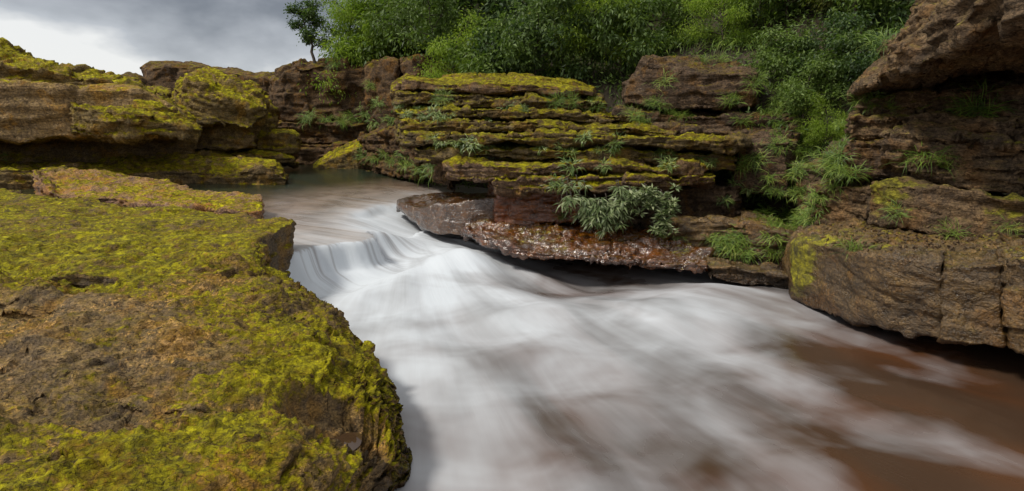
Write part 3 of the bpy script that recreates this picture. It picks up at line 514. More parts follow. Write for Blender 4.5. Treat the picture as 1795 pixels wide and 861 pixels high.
# ------------------------------------------------------------------ water
LIP = np.array([(-5.2, 6.6), (-4.2, 7.7), (-3.4, 8.45), (-2.75, 9.35), (-2.35, 10.2), (-2.05, 10.9), (-1.95, 12.0), (-1.4, 13.4), (-0.4, 14.6)])
def lip_sd(x, y):
    best = np.full(x.shape, 1e9); sg = np.zeros(x.shape); arc = np.zeros(x.shape); acc = 0
    for a, b in zip(LIP[:-1], LIP[1:]):
        d = b-a; Ln = np.hypot(*d); t = ((x-a[0])*d[0]+(y-a[1])*d[1])/Ln**2; tc = np.clip(t, 0, 1)
        dist = np.hypot(x-a[0]-tc*d[0], y-a[1]-tc*d[1]); s = np.sign(d[0]*(y-a[1])-d[1]*(x-a[0]))
        m = dist < best; best = np.where(m, dist, best); sg = np.where(m, s, sg); arc = np.where(m, acc+tc*Ln, arc); acc += Ln
    return best*sg, arc
SRC = np.array((-2.2, 11.5))
FOAM = [(540, 520, .95), (620, 520, .95), (700, 480, .95), (770, 440, .95), (840, 430, .85), (820, 480, .9), (900, 460, .35), (1000, 490, .10), (1100, 495, .12), (930, 510, .45), (860, 530, .85), (950, 545, .85), (1100, 540, .85), (1200, 520, .8),
        (1160, 500, .4), (1270, 505, .75), (1330, 515, .45), (1390, 525, .5), (1400, 570, .35), (1500, 600, .12), (1600, 640, .06), (1700, 680, .02), (700, 600, .9), (800, 600, .8), (900, 650, .7), (1000, 600, .65), (1050, 640, .55), (1200, 600, .85), (1250, 650, .75),
        (1350, 680, .6), (1400, 720, .5), (1500, 720, .32), (1700, 780, .15), (1780, 760, .06), (750, 680, .8), (800, 760, .7), (1000, 740, .42), (1080, 700, .38), (1180, 740, .6), (1280, 760, .55), (1350, 800, .42), (1000, 850, .42), (850, 850, .6), (1200, 860, .32), (1300, 850, .28), (1600, 850, .3), (1780, 850, .2), (720, 860, .7)]
def foam_field(x, y):
    num = 1e-9; den = 1e-9
    yy = np.maximum(y, 0.8)
    a = x/yy; b = 2.2*np.log(yy)
    for u, v, f in FOAM:
        f = f*(0.72 if v > 640 else 0.92 if v > 560 else 1.0)*(1.0 if u < 1250 else .75 if u < 1420 else .45)
        p = PZ(u, v, 0.05); q = ((a-p[0]/p[1])/0.085)**2+((b-2.2*math.log(p[1]))/0.26)**2
        w = np.exp(-0.5*q)+1e-5/(1+q); num = num+w*f; den = den+w
    return num/den
us = np.linspace(-120, 2100, 320); rows = np.concatenate([np.geomspace(1.7, 7.0, 90), np.linspace(7.02, 12.8, 260), np.geomspace(12.85, 31, 70)])
UU, YY = np.meshgrid(us, rows); XX = (UU-CU)/F*YY/0.985
sd_, arc = lip_sd(XX, YY)
sd_ = sd_+(0.30*pn(np.stack([arc.ravel()*1.5, 0*arc.ravel(), 0*arc.ravel()+.5], 1))+0.10*pn(np.stack([arc.ravel()*4.1, 0*arc.ravel(), 0*arc.ravel()+3], 1))).reshape(arc.shape)*np.exp(-(sd_/1.5)**2)
xf, yf = XX.ravel(), YY.ravel(); s = sd_.ravel(); ar = arc.ravel()
up = s >= 0; q = np.maximum(-s, 0)
jit = 0.10*pn(np.stack([ar*1.6, 0*ar, 0*ar], 1)); q2 = np.maximum(q+jit*sst(0.0, 0.3, q), 0)
hv = 0.14*pn(np.stack([ar*0.9, 0*ar+4, 0*ar], 1)); prof = (0.86+hv)*np.exp(-(q2/(0.12+0.5*sst(4.3, 5.7, ar)))**2)+(0.14-hv)*np.exp(-(q2/0.6)**2)
zl = 0.50-0.30*sst(4.5, 5.7, ar)
z = np.where(up, zl+(0.5-zl)*sst(-.1, 1.5, s)+0.028*np.minimum(s, 7)+0.012*pn(np.stack([xf*0.8, yf*1.2, 0*xf], 1)), zl*prof)
L2 = np.array([PZ(u, v, .6)[:2] for u, v in ((560, 378), (620, 368), (665, 356), (700, 352), (745, 352), (800, 350))])
def sd_poly(PL, x, y):
    best = np.full(x.shape, 1e9); sg = np.zeros(x.shape); tt = np.zeros(x.shape)
    for k, (a, b) in enumerate(zip(PL[:-1], PL[1:])):
        d = b-a; Ln = np.hypot(*d); t = np.clip(((x-a[0])*d[0]+(y-a[1])*d[1])/Ln**2, 0, 1); dist = np.hypot(x-a[0]-t*d[0], y-a[1]-t*d[1]); sgn = np.sign(d[0]*(y-a[1])-d[1]*(x-a[0]))
        m = dist < best; best = np.where(m, dist, best); sg = np.where(m, sgn, sg); tt = np.where(m, k+t, tt)
    return best*sg, tt
s2, t2 = sd_poly(L2, xf, yf); s2 = s2+.12*pn(np.stack([xf*2.2, yf*2.2, 0*xf], 1)); w2 = sst(0.1, 1.6, t2)
z = z+np.where(up, 0.15*w2*(sst(-.28, .05, s2)-1)+0.03*np.minimum(np.maximum(s2, 0), 3), 0)
foam2 = np.where(up, w2*(1.0*np.exp(-((s2+.30)/.30)**2)+.35*np.exp(-((s2+.8)/.6)**2)*(s2 < 0)), 0)
th = np.arctan2(xf-SRC[0], SRC[1]+0.6-yf); rr = np.hypot(xf-SRC[0], yf-SRC[1]-0.6)
fallz = np.exp(-((q-0.22)/0.22)**2)*(~up)
z += 0.022*fallz*pn(np.stack([ar*7, q*0.6, 0*ar], 1))+0.010*fallz*pn(np.stack([ar*19, q*0.8, 0*ar], 1))
low = sst(0.25, 1.2, q)*(~up)
turb = 0.11*fbm(np.stack([xf*0.55+3, yf*0.62, 0*xf], 1), 2)+0.05*pn(np.stack([th*9, rr*0.7, 0*xf], 1))
z += low*turb*np.clip(1.4-q*0.08, 0.5, 1)
def bumpz(u, v, rx, ry, h):
    p = PZ(u, v, 0.1); return h*np.exp(-((xf-p[0])/rx)**2-((yf-p[1])/ry)**2)
z += low*(bumpz(800, 460, 0.75, 0.9, 0.30)+bumpz(690, 500, 0.5, 0.4, 0.10)+bumpz(940, 545, 0.6, 0.35, 0.08)+bumpz(620, 520, 0.9, 0.5, 0.06)+bumpz(1080, 540, 1.5, 0.45, 0.10)+bumpz(1240, 505, 0.5, 0.45, 0.12)+bumpz(1190, 560, 0.7, 0.4, 0.06)+bumpz(480*2.05, 800, 0.6, 0.35, 0.05))
z -= 0.07*np.exp(-((q-0.65)/0.35)**2)*(~up)*(1-sst(4.3, 5.2, ar))
z -= low*bumpz(1010, 490, 0.8, 0.35, 0.07)
foam = np.where(up, 0.0, foam_field(xf, yf))
nearfall = np.exp(-(q/1.3)**2)
foam = np.where(up, 0, np.maximum(foam, 0.95*nearfall*sst(-2.0, -2.6, xf-0.35*(yf-9))+0.0*foam))
sheetf = up*(0.30*np.exp(-(s/0.9)**2)+0.30*np.exp(-((s-1.5)/2.2)**2))
chute = np.where(up, sst(4.0, 5.2, ar)*np.exp(-(s/1.0)**2), 0)
plume = (~up)*(bumpz(790, 450, 1.0, 1.1, .5)+bumpz(640, 510, 1.2, .6, .4))
foam = foam+sheetf+foam2+.8*chute+plume
clear = sst(-2.9, -1.0, xf)*(~up)
V = np.stack([xf, yf, z], 1); nx, ny = len(us), len(rows); I = np.arange(nx*ny).reshape(ny, nx)
Qd = np.stack([I[:-1, :-1], I[:-1, 1:], I[1:, 1:], I[1:, :-1]], -1).reshape(-1, 4)
wme = quadmesh('stream_water', V, Qd)
def attr(me, name, typ, data):
    a = me.attributes.new(name, typ, 'POINT'); a.data.foreach_set('vector' if typ == 'FLOAT_VECTOR' else 'value', np.ascontiguousarray(data, np.float32).ravel())
attr(wme, 'foam', 'FLOAT', np.clip(foam, 0, 1)); attr(wme, 'fall', 'FLOAT', np.clip(np.where(up, 0, np.exp(-(q/0.75)**2)), 0, 1))
attr(wme, 'pool', 'FLOAT', np.where(up, sst(1.6, 4.6, s), 0.0)); attr(wme, 'sheet', 'FLOAT', np.where(up, 1-sst(2.5, 5.5, s), 0.0)*1.0)
attr(wme, 'flow', 'FLOAT_VECTOR', np.stack([th*6, rr*0.45, 0*th], 1)); attr(wme, 'lipc', 'FLOAT_VECTOR', np.stack([ar, s*0.22, 0*ar], 1))
N = NT('silky_water')
def A(n, o='Fac'): return N.n('ShaderNodeAttribute', attribute_name=n).outputs[o]
fv = A('flow', 'Vector'); lv = A('lipc', 'Vector')
def scl(v, s):
    m = N.n('ShaderNodeMapping'); N.l(v, m.inputs[0]); m.inputs['Scale'].default_value = s; return m.outputs[0]
n1 = N.noise(scl(fv, (1.3, 0.75, 1)), 1.0, 4, 0.5, 0.45); n2 = N.noise(scl(fv, (4.0, 0.6, 1)), 1.0, 4, 0.55, 0.4); n3 = N.noise(scl(fv, (13, 0.8, 1)), 1.0, 4, 0.6, 0.3)
l1 = N.noise(scl(lv, (2.2, 0.9, 1)), 1.0, 4, 0.6, 1.2); l2 = N.noise(scl(lv, (7, 1.2, 1)), 1.0, 5, 0.7, 1.0)
stk = N.math('MULTIPLY_ADD', n1, 1.2, N.math('MULTIPLY_ADD', n2, 0.36, N.math('MULTIPLY', n3, 0.12)))      # mean ~0.92
lst = N.math('MULTIPLY_ADD', l1, 0.85, N.math('MULTIPLY', l2, 0.6))                                          # mean ~0.7
fall = A('fall'); foam_a = A('foam'); pool = A('pool'); sht = A('sheet')
cl = N.noise(N.pos(scale=(0.95, 1.15, 1), loc=(4.0, 2.0, 0)), 1.0, 3, 0.52, 0.45)
fo = N.math('ADD', foam_a, N.math('ADD', N.math('MULTIPLY', N.math('SUBTRACT', stk, 0.84), 0.72), N.math('MULTIPLY', N.math('SUBTRACT', cl, 0.5), 0.95)))
fo2 = N.math('ADD', foam_a, N.math('MULTIPLY', N.math('SUBTRACT', lst, 0.72), N.math('SUBTRACT', 2.9, N.math('MULTIPLY', sht, 2.0))))
isl = N.math('MAXIMUM', fall, sht)
fo = N.math('ADD', N.math('MULTIPLY', fo, N.math('SUBTRACT', 1.0, isl)), N.math('MULTIPLY', fo2, isl))
mr = N.n('ShaderNodeMapRange'); N.l(fo, mr.inputs[0]); mr.inputs[1].default_value = 0.05; mr.inputs[2].default_value = 1.05
fo = N.math('MULTIPLY', N.math('POWER', mr.outputs[0], 1.1), N.math('SUBTRACT', 1.0, pool))
deep = N.mix(pool, (0.060, 0.034, 0.020), (0.022, 0.030, 0.018))
deep = N.mix(N.rng(n1, 0.4, 0.6), deep, N.mix(1.0, deep, (1.5, 1.1, 0.8), 'MULTIPLY'))
deep = N.mix(sht, deep, N.ramp(N.noise(N.pos(), 1.6, 5, 0.6), [(0.35, (0.15, 0.10, 0.065)), (0.6, (0.28, 0.205, 0.15))]))
col = N.mix(fo, deep, (0.58, 0.61, 0.64))
N.l(col, N.p.inputs['Base Color']); N.l(N.rng(fo, 0, 0.8, 0.22, 0.75), N.p.inputs['Roughness']); N.p.inputs['Specular IOR Level'].default_value = 0.4
hb = N.math('ADD', N.math('MULTIPLY', stk, N.math('SUBTRACT', 1.0, isl)), N.math('MULTIPLY', lst, isl))
N.l(N.bump(hb, 0.22, 0.08), N.p.inputs['Normal'])
tag(link('stream_water', wme, N.m), kind='structure')

# ------------------------------------------------------------------ plants
def leaf_arrays(C, D, Nn, Ln, Wd, fold=0.0):
    """lance leaves: base, two shoulder points, tip (one quad each)"""
    D = D/np.linalg.norm(D, axis=1)[:, None]; S = np.cross(D, Nn); S /= np.linalg.norm(S, axis=1)[:, None]+1e-9
    up = np.cross(S, D)
    b = C; m = C+D*(Ln*0.42)[:, None]; t = C+D*Ln[:, None]-up*(Ln*0.12)[:, None]
    l = m+S*(Wd*0.5)[:, None]+up*(Ln*0.05)[:, None]; r = m-S*(Wd*0.5)[:, None]+up*(Ln*0.05)[:, None]
    V = np.stack([b, r, t, l], 1).reshape(-1, 3); Q = np.arange(len(C)*4).reshape(-1, 4)
    return V, Q
def leaf_mesh(name, C, D, Nn, Ln, Wd, rnd):
    V, Q = leaf_arrays(C, D, Nn, Ln, Wd); me = quadmesh(name, V, Q)
    me.polygons.foreach_set('use_smooth', np.zeros(len(Q), bool))
    attr(me, 'rnd', 'FLOAT', np.repeat(rnd, 4)); return me
def tube(V, Fc, pts, radii, k=6):
    b = len(V); n = len(pts)
    for i, p in enumerate(pts):
        d = Vector(pts[min(i+1, n-1)])-Vector(pts[max(i-1, 0)]); q = d.to_track_quat('Z', 'Y')
        for j in range(k):
            a = 2*math.pi*j/k; V.append(Vector(p)+q @ Vector((math.cos(a)*radii[i], math.sin(a)*radii[i], 0)))
    for i in range(n-1):
        for j in range(k):
            a = b+i*k+j; c = b+i*k+(j+1) % k; Fc.append((a, c, c+k, a+k))
    Fc.append(tuple(b+(n-1)*k+j for j in range(k)))
def make_tree(seed, H, R, mat, lw, ll, n_leaf, lean=(0, 0), low=0.25, droop=0.5, limbs=11, bark='bark'):
    rnd = random.Random(seed); rs = np.random.RandomState(seed); V = []; Fc = []; pts = []; x = y = 0.0
    nseg = 9
    for i in range(nseg+1):
        t = i/nseg; pts.append((x, y, H*0.9*t)); x += rnd.uniform(-.06, .06)*H*0.5+lean[0]*H/nseg; y += rnd.uniform(-.06, .06)*H*0.5+lean[1]*H/nseg
    r0 = 0.018*H+0.02
    tube(V, Fc, pts, [r0*(1-0.85*i/nseg) for i in range(nseg+1)])
    cl = []
    for k in range(limbs):
        t = low+(0.97-low)*(k+rnd.random()*0.6)/limbs; i = min(int(t*nseg), nseg-1); f = t*nseg-i
        p = Vector(pts[i]).lerp(Vector(pts[i+1]), f); a = k*2.4+rnd.uniform(-.5, .5)
        ln = R*(0.55+0.6*rnd.random())*(1.15-0.6*abs(t-0.45)); d = Vector((math.cos(a), math.sin(a), rnd.uniform(0.15, 0.75))).normalized()
        L_ = [p]; q = p.copy()
        for j in range(4):
            d = (d+Vector((rnd.uniform(-.3, .3), rnd.uniform(-.3, .3), rnd.uniform(-.25, .2)))).normalized(); q = q+d*ln/4; L_.append(q.copy())
            if j >= 1: cl.append(q.copy())
            if j >= 1:
                for w in range(2):
                    e = (d+Vector((rnd.uniform(-1, 1), rnd.uniform(-1, 1), rnd.uniform(-.4, .7)))).normalized(); tw = q+e*ln*rnd.uniform(.2, .4)
                    tube(V, Fc, [q, q.lerp(tw, .5)+Vector((0, 0, .02)), tw], [r0*.16, r0*.1, r0*.05], 4); cl.append(tw)
        tube(V, Fc, L_, [r0*.42, r0*.34, r0*.26, r0*.18, r0*.08], 5)
    cl.append(Vector(pts[-1])); C0 = np.array([tuple(c) for c in cl])
    keep = rs.rand(len(C0)) < 0.9; C0 = C0[keep]
    idx = rs.randint(0, len(C0), n_leaf); cs = R*rs.uniform(0.10, 0.24, len(C0))
    off = rs.normal(size=(n_leaf, 3))*np.array((1, 1, .7)); C = C0[idx]+off*cs[idx][:, None]
    D = off*0.5+rs.normal(size=(n_leaf, 3))*0.6; D[:, 2] -= droop
    Nn = rs.normal(size=(n_leaf, 3))*0.55+np.array((0, 0, 1.0)); cr = rs.rand(len(C0))
    rv = np.clip(0.55*cr[idx]+0.45*rs.rand(n_leaf), 0, 1)
    crown = leaf_mesh('crown', C, D, Nn, ll*rs.uniform(.7, 1.3, n_leaf), lw*rs.uniform(.7, 1.3, n_leaf), rv); crown.materials.append(M[mat])
    trunk = npmesh('trunk', V, Fc); trunk.materials.append(M[bark])
    return trunk, crown
def tuft_mesh(seed, n, Ln, Wd, mat, spread=1.0, droop=1.0):
    rs = np.random.RandomState(seed); V = []; Q = []; R_ = []
    for k in range(n):
        a = rs.rand()*2*math.pi; el = rs.uniform(0.35, 1.35)/spread; l = Ln*rs.uniform(.55, 1.15); w = Wd*rs.uniform(.7, 1.2)
        h = np.array((math.cos(a), math.sin(a), 0)); sd_v = np.array((-math.sin(a), math.cos(a), 0)); b0 = np.array((rs.normal()*.22, rs.normal()*.22, 0))*Ln; h = h+b0/Ln*1.2; h[2] = 0; h /= np.linalg.norm(h)+1e-6; sd_v = np.array((-h[1], h[0], 0))
        p = b0; ang = el; m = 5; base = len(V); rv = rs.rand()
        for i in range(m):
            t = i/(m-1); ww = w*(0.35+1.3*t if t < .5 else 2.0*(1-t)+0.02)
            V += [p+sd_v*ww/2, p-sd_v*ww/2]; R_ += [rv, rv]
            p = p+(h*math.cos(ang)+np.array((0, 0, math.sin(ang))))*l/(m-1); ang -= droop*(0.35+0.5*t)*rs.uniform(.7, 1.3)
        for i in range(m-1): Q.append((base+2*i, base+2*i+1, base+2*i+3, base+2*i+2))
    me = quadmesh('blades', np.array(V), np.array(Q)); attr(me, 'rnd', 'FLOAT', np.array(R_)); me.materials.append(M[mat]); return me

# surfaces to stand on
bpy.context.view_layer.update()
dg = bpy.context.evaluated_depsgraph_get()
def hit(u, v):
    d = ray(u, v); o = Vector((0, 0, CAMZ)); d = Vector(d).normalized()
    ok, loc, no, i, ob, _ = sc.ray_cast(dg, o, d)
    return (loc, no, ob) if ok else None
def floor_z(x, y):
    ok, loc, no, i, ob, _ = sc.ray_cast(dg, Vector((x, y, 30)), Vector((0, 0, -1)))
    return loc.z if ok else 0.0
ORD = ['first', 'second', 'third', 'fourth', 'fifth', 'sixth', 'seventh', 'eighth', 'ninth', 'tenth', 'eleventh', 'twelfth', 'thirteenth', 'fourteenth', 'fifteenth', 'sixteenth', 'seventeenth', 'eighteenth', 'nineteenth', 'twentieth']
def ordn(i):
    if i < 20: return ORD[i]
    t = ['twenty', 'thirty', 'forty', 'fifty', 'sixty', 'seventy', 'eighty'][(i+1)//10-2]; r = (i+1) % 10
    return (t[:-1]+'ieth') if r == 0 else t+'-'+ORD[r-1]
rnd = random.Random(5)

TT = {
 'bright': [make_tree(11, 4.0, 1.7, 'lf_bright', .052, .19, 6500, droop=.7), make_tree(12, 4.0, 1.6, 'lf_bright', .05, .17, 6500, droop=.6, low=.15)],
 'mid': [make_tree(21, 4.0, 1.8, 'lf_mid', .11, .23, 3800, low=.12), make_tree(22, 4.0, 1.7, 'lf_mid', .12, .27, 3200, low=.18, droop=.8)],
 'dark': [make_tree(31, 4.0, 1.8, 'lf_dark', .115, .22, 3600, low=.10), make_tree(32, 4.0, 1.7, 'lf_dark', .11, .23, 3800, low=.15)],
 'olive': [make_tree(41, 4.0, 1.7, 'lf_olive', .07, .18, 4600, low=.12, droop=.7)],
}
NTREE = {'bright': 'bright_tree', 'mid': 'green_tree', 'dark': 'dark_tree', 'olive': 'olive_tree'}
ADJ = {'bright': 'light green fine-leaved', 'mid': 'mid green leafy', 'dark': 'dark green dense', 'olive': 'olive green twiggy'}
def put_tree(kind, i, x, y, z, s, label, group, name='tree', rz=None):
    t = empty(name, (x, y, z)); s2 = s*rnd.uniform(.9, 1.1); rz = rnd.uniform(0, 6.28) if rz is None else rz
    for nm, me in zip(('trunk', 'crown'), TT[kind][i % len(TT[kind])]):
        o = bpy.data.objects.new(nm, me); COL.objects.link(o); o.parent = t
    t.scale = (s2, s2, s); t.rotation_euler = (0, 0, rz); tag(t, label, 'tree', group); return t
def tree_row(row, items, group, what):
    items = sorted(items, key=lambda q: q[0])
    for i, (u, y, s, k) in enumerate(items):
        x = (u-CU)/F*y*1.03; z = floor_z(x, y)-0.05
        put_tree(k, i, x, y, z, s, f'{ADJ[k]} {what}, {ordn(i)} from the left in the {row}', group)
K = ['dark', 'dark', 'bright', 'dark', 'olive', 'dark', 'mid']
back = [(790+72*i+rnd.uniform(-15, 15), rnd.uniform(28, 33), rnd.uniform(1.5, 1.9), K[(i*3) % 7]) for i in range(12)]
tree_row('rear row of the wood', back, 'trees of the hillside wood', 'tree')
midr = [(770+66*i+rnd.uniform(-15, 15), rnd.uniform(21, 24.5), rnd.uniform(.95, 1.25), K[(i*2+1) % 7]) for i in range(13)]
tree_row('middle row of the wood', midr, 'trees of the hillside wood', 'tree')
fr = [(770, 19.5, .55, 'mid'), (800, 18.5, .62, 'bright'), (845, 18.5, .6, 'mid'), (890, 18, .62, 'dark'), (935, 17.8, .6, 'mid'), (985, 17.8, .62, 'dark'), (1030, 17.5, .62, 'bright'), (1075, 17.2, .6, 'mid'), (1120, 18.6, .62, 'mid'), (1170, 19.2, .6, 'bright'), (1225, 19.2, .6, 'mid'), (1280, 18.8, .6, 'dark'), (1335, 18.0, .6, 'dark'), (1390, 16.2, .6, 'mid'), (1450, 15.5, .6, 'dark'), (1510, 14.6, .6, 'olive'), (1570, 13.5, .6, 'dark')]
tree_row('front row of the wood', fr, 'shrubs along the front of the wood', 'shrub')
gu = [(1235, 16.6, .42, 'bright'), (1290, 16.4, .45, 'mid'), (1340, 16.0, .5, 'bright'), (1395, 15.4, .5, 'olive'), (1450, 14.6, .5, 'mid'), (1345, 13.6, .32, 'mid'), (1400, 13.2, .36, 'dark'), (1450, 12.6, .34, 'mid'), (1500, 12.0, .34, 'dark'), (1380, 12.6, .28, 'mid'), (1425, 11.8, .26, 'bright')]
tree_row('gully beside the right cliff', gu, 'shrubs in the gully', 'shrub')
# small trees on the gorge cliff
TT['lone'] = [make_tree(71, 2.7, 0.62, 'lf_dark', .06, .10, 4200, lean=(-.06, 0), low=.30, droop=.2, limbs=9)]
p = PY(552, 106, 25.0); x, y = p[0], p[1]
put_tree('lone', 0, x, y, floor_z(x, y)-.05, 1.0, 'small dark gnarled tree alone against the sky at the left end', 'trees on the gorge cliff', name='gnarled_tree', rz=0)
for i, (u, yy, s, k) in enumerate([(618, 26, .70, 'bright'), (640, 25.6, .8, 'bright'), (662, 25.2, .9, 'bright'), (695, 25.6, .95, 'mid'), (725, 24.5, 1.0, 'bright'), (755, 23.5, 1.0, 'mid')]):
    p = PY(u, 104, yy); z = floor_z(p[0], yy)-.05
    put_tree(k, i, p[0], yy, z, s, f'{ADJ[k]} thin-stemmed tree on the gorge cliff, {ordn(i)} right of the gnarled tree', 'trees on the gorge cliff')

# undergrowth covering the soil (nobody could count it)
rs = np.random.RandomState(3)
n0 = 4000; X = rs.uniform(-9, 14, n0); Y = 10+20*rs.rand(n0)**1.15; Zh = hill_z(X, Y); ok = (Zh > -0.2)
X, Y, Zh = X[ok], Y[ok], Zh[ok]; nl = 26; n = len(X)*nl
off = rs.normal(size=(n, 3))*np.array((.28, .28, .20)); C = np.repeat(np.stack([X, Y, Zh+.12], 1), nl, 0)+off
D = off+rs.normal(size=(n, 3))*.3; D[:, 2] -= .1
ug = leaf_mesh('undergrowth', C, D, rs.normal(size=(n, 3))*.5+np.array((0, -.3, 1)), rs.uniform(.10, .22, n), rs.uniform(.03, .06, n), np.clip(np.repeat(rs.rand(len(X)), nl)*.6+rs.rand(n)*.4, 0, 1))
tag(link('undergrowth', ug, M['lf_mid']), 'low leafy undergrowth covering the hillside soil', 'plants', kind='stuff')

# tufts
TU = {'grass': [tuft_mesh(100+i, 95, .38, .0085, 'lf_grass', 1.05, 1.05) for i in range(3)],
      'strap': [tuft_mesh(200+i, 60, .24, .014, 'lf_blue', 1.2, 1.15) for i in range(3)],
      'fern': [tuft_mesh(300+i, 100, .30, .009, 'lf_grass', 1.25, 1.2) for i in range(3)]}
TN = {'grass': ('grass_tuft', 'green grass tuft'), 'strap': ('strap_leaf_plant', 'small strap-leaved plant'), 'fern': ('fern_clump', 'drooping fern-like clump')}
def tufts(where, kind, pts, size, group, first=None):
    pts = sorted(pts); i = 0
    for q in pts:
        h = hit(q[0], q[1])
        if h is None or h[2].name.startswith(('stream_water', 'sky')): continue
        loc, no, ob = h
        if no.y > 0: no = -no
        t = bpy.data.objects.new(TN[kind][0], rnd.choice(TU[kind])); COL.objects.link(t)
        sz = (q[2] if len(q) > 2 else size)*rnd.uniform(.75, 1.25); ax = (Vector(no)*0.6+Vector((0, -.15, 0.75))).normalized()
        t.location = loc-ax*0.015; t.rotation_euler = (ax.to_track_quat('Z', 'Y') @ Euler((0, 0, rnd.uniform(0, 6.28))).to_quaternion()).to_euler(); t.scale = (sz, sz, sz)
        tag(t, f'{TN[kind][1]} {where}, {ordn(i)} from the left', 'plant', group); i += 1
tufts('on the layered outcrop', 'strap', [(700, 185), (715, 200), (735, 190), (745, 205), (762, 178), (760, 198), (775, 208), (790, 205), (858, 205), (870, 190), (890, 188), (920, 192), (1035, 180), (760, 242), (772, 248), (800, 250), (818, 252), (832, 252), (850, 256), (870, 254), (888, 256), (905, 257), (930, 258), (950, 257), (990, 262), (1002, 266), (1025, 242), (1050, 263), (1075, 263), (1095, 258), (1130, 263), (1155, 268), (1172, 272), (1060, 292), (1000, 292), (1170, 290), (1225, 280), (1245, 284), (1265, 300), (1285, 310), (1290, 322), (1310, 332), (1270, 350), (975, 320), (990, 325), (985, 378), (1165, 415), (1190, 415)], .95, 'plants on the layered outcrop')
tufts('on the ledges of the outcrop', 'grass', [(768, 170), (780, 172), (975, 182), (1000, 178), (1038, 176), (1045, 188), (1115, 205), (1125, 215), (1105, 200), (1140, 180), (1190, 205), (1080, 250)], .7, 'grass on the layered outcrop')
tufts('on the brown bluff', 'grass', [(1165, 142), (1175, 192), (1245, 194), (1205, 205), (1265, 106), (1232, 108), (1278, 176), (1285, 170), (1155, 182), (1300, 212), (1210, 74), (1320, 150), (1330, 135), (1318, 285), (1300, 290), (1325, 275), (1345, 200)], .85, 'grass on the brown bluff')
tufts('along the bluff top', 'grass', [(1130+12*i, 84-2.2*i+rnd.uniform(-6, 6)) for i in range(10)]+[(1262+14*i, 70+rnd.uniform(-8, 8)) for i in range(6)], 2.0, 'long grass along the bluff top')
gp = []
for i in range(85):
    v = rnd.uniform(80, 400); c = np.interp(v, [90, 200, 300, 400], [1390, 1420, 1430, 1390]); gp.append((c+rnd.uniform(-65, 65), v))
tufts('in the gully left of the right cliff', 'fern', gp, .85, 'ferns in the gully')
tufts('on the right cliff', 'grass', [(1715, 190, 1.1), (1706, 196, .9), (1622, 278, .8), (1650, 292, .8), (1575, 372, .7), (1500, 438, .6), (1672, 408, .5), (1768, 396, .6), (1560, 190), (1500, 192), (1520, 178), (1480, 222), (1545, 20, 1.3), (1565, 36, 1.2), (1552, 78, 1.1), (1540, 100), (1460, 300), (1475, 290), (1495, 302), (1540, 60, 1.2)], .75, 'grass on the right cliff')
tufts('at the foot of the gully', 'fern', [(1430, 362), (1412, 372), (1400, 396), (1382, 402), (1442, 348), (1372, 430), (1355, 415), (1390, 380), (1365, 395), (1350, 440), (1280, 432), (1265, 428), (1300, 412), (1310, 440), (1330, 382), (1290, 420), (1272, 415), (1340, 360), (1345, 330), (1350, 310), (1255, 420), (1298, 442), (1330, 345)], .85, 'ferns at the foot of the gully')
tufts('in the dark gorge', 'fern', [(640, 272), (662, 280), (690, 285), (720, 290), (740, 290), (760, 292), (600, 214), (620, 207), (660, 215), (690, 210), (540, 206), (570, 209), (650, 150), (665, 180), (640, 200), (680, 270), (705, 270), (590, 112), (620, 112)], 1.6, 'ferns in the gorge')
tufts('at the left edge under the overhang', 'fern', [(8, 272)], 1.3, None)

# two bushes growing out from under the overhanging layers
def wall_bush(name, label, mat, blobs, n, ll, lw, droop, seed, anchor):
    rs = np.random.RandomState(seed); t = empty(name, tuple(anchor)); tag(t, label, 'bush')
    C = []; V = []; Fc = []; Dd = []
    tot = sum(b[4] for b in blobs)
    for (u, v, y, r, w) in blobs:
        c = PY(u, v, y); k = int(n*w/tot); ng = max(3, k//14)
        g = c+rs.normal(size=(ng, 3))*np.array((.55, .35, .5))*r
        for q in g[:10]:
            root = Vector((q[0]*1.03, q[1]+.55, q[2]+.05)); tube(V, Fc, [root, Vector(q).lerp(root, .5)+Vector((0, 0, .05)), Vector(q)], [.009, .007, .004], 5)
        for q in g:
            m = 14; a = rs.rand(m)*6.283; el = rs.uniform(-.5, .9, m); d = np.stack([np.cos(a)*np.cos(el), np.sin(a)*np.cos(el), np.sin(el)], 1); d[:, 2] -= droop; d[:, 1] -= .25
            C.append(np.repeat(q[None], m, 0)+d*.02); Dd.append(d)
    C = np.concatenate(C); Dd = np.concatenate(Dd); m = len(C)
    me = leaf_mesh('foliage', C, Dd, rs.normal(size=(m, 3))*.3+np.array((0, -.4, 1)), ll*rs.uniform(.7, 1.25, m), lw*rs.uniform(.8, 1.2, m), rs.rand(m))
    link('foliage', me, M[mat], t); link('stem', npmesh('stem', V, Fc), M['bark'], t)
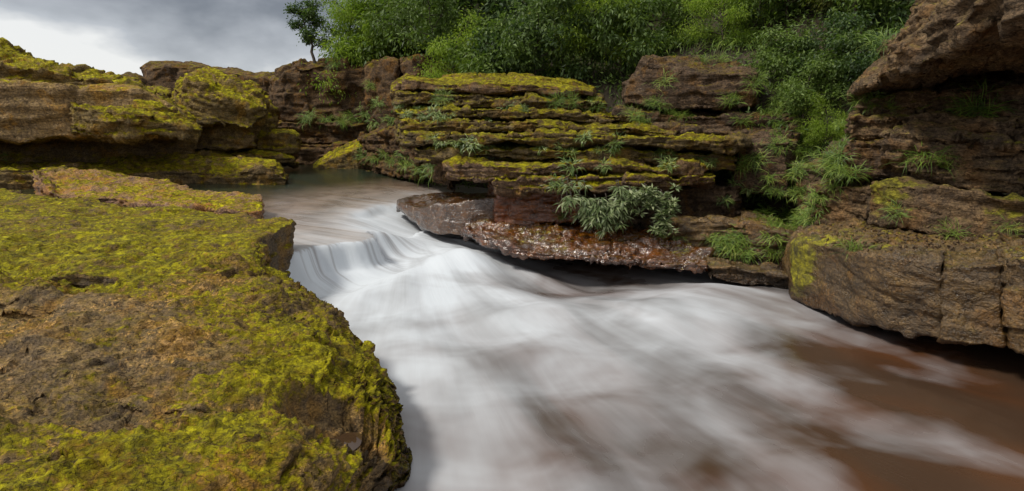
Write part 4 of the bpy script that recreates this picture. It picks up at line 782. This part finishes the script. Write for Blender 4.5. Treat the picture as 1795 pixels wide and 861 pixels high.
wall_bush('drooping_bush', 'dense bush of long drooping leaves hanging under the overhanging layers', 'lf_bush', [(1005, 345, 9.55, .22, 1), (1040, 360, 9.45, .28, 2), (1075, 365, 9.45, .26, 2), (1050, 385, 9.40, .20, 1.2), (1085, 345, 9.50, .2, 1)], 1500, .17, .024, .75, 5, PY(1040, 365, 10.2))
wall_bush('glossy_bush', 'grey-green bush of glossy oval leaves right of the drooping bush', 'lf_bush', [(1115, 350, 9.50, .22, 1.5), (1150, 348, 9.45, .22, 1.5), (1165, 372, 9.40, .20, 1.2), (1160, 398, 9.30, .16, .8)], 1100, .11, .034, .1, 6, PY(1140, 360, 10.2))

# rubble on the base blocks, puddles
rs2 = random.Random(9); V = []; Fc = []
for i in range(260):
    h = hit(rs2.uniform(1440, 1765), rs2.uniform(393, 440))
    if h is None or h[1].z < .3: continue
    b = len(V); r = rs2.uniform(.012, .04); q = Euler((rs2.random()*6, rs2.random()*6, rs2.random()*6)).to_matrix()
    for dx, dy, dz in ((1, 0, 0), (-1, 0, 0), (0, .8, 0), (0, -.8, 0), (0, 0, .5), (0, 0, -.5)):
        V.append(h[0]+q @ Vector((dx, dy, dz))*r*rs2.uniform(.7, 1.2)+Vector((0, 0, r*.3)))
    for f in ((0, 2, 4), (2, 1, 4), (1, 3, 4), (3, 0, 4), (2, 0, 5), (1, 2, 5), (3, 1, 5), (0, 3, 5)): Fc.append(tuple(b+k for k in f))
tag(link('rubble', npmesh('rubble', V, Fc, False), M['right']), 'loose stone rubble on top of the right base blocks', 'rubble', kind='stuff')
N = NT('puddle_water'); N.p.inputs['Base Color'].default_value = (0.05, 0.028, 0.014, 1); N.p.inputs['Roughness'].default_value = 0.05; M['puddle'] = N.m
def puddle(c, rx, ry, rot):
    V = [(c[0], c[1], c[2])]; n = 28
    for k in range(n):
        a = 2*math.pi*k/n; x, y = rx*math.cos(a)*(1+.1*math.sin(3*a)), ry*math.sin(a); V.append((c[0]+x*math.cos(rot)-y*math.sin(rot), c[1]+x*math.sin(rot)+y*math.cos(rot), c[2]))
    tag(link('puddle', npmesh('puddle', V, [(0, k+1, (k+1) % n+1) for k in range(n)]), M['puddle']), kind='structure')
puddle((POT[0], POT[1], floor_z(POT[0], POT[1])+.02), .16, .12, .75)
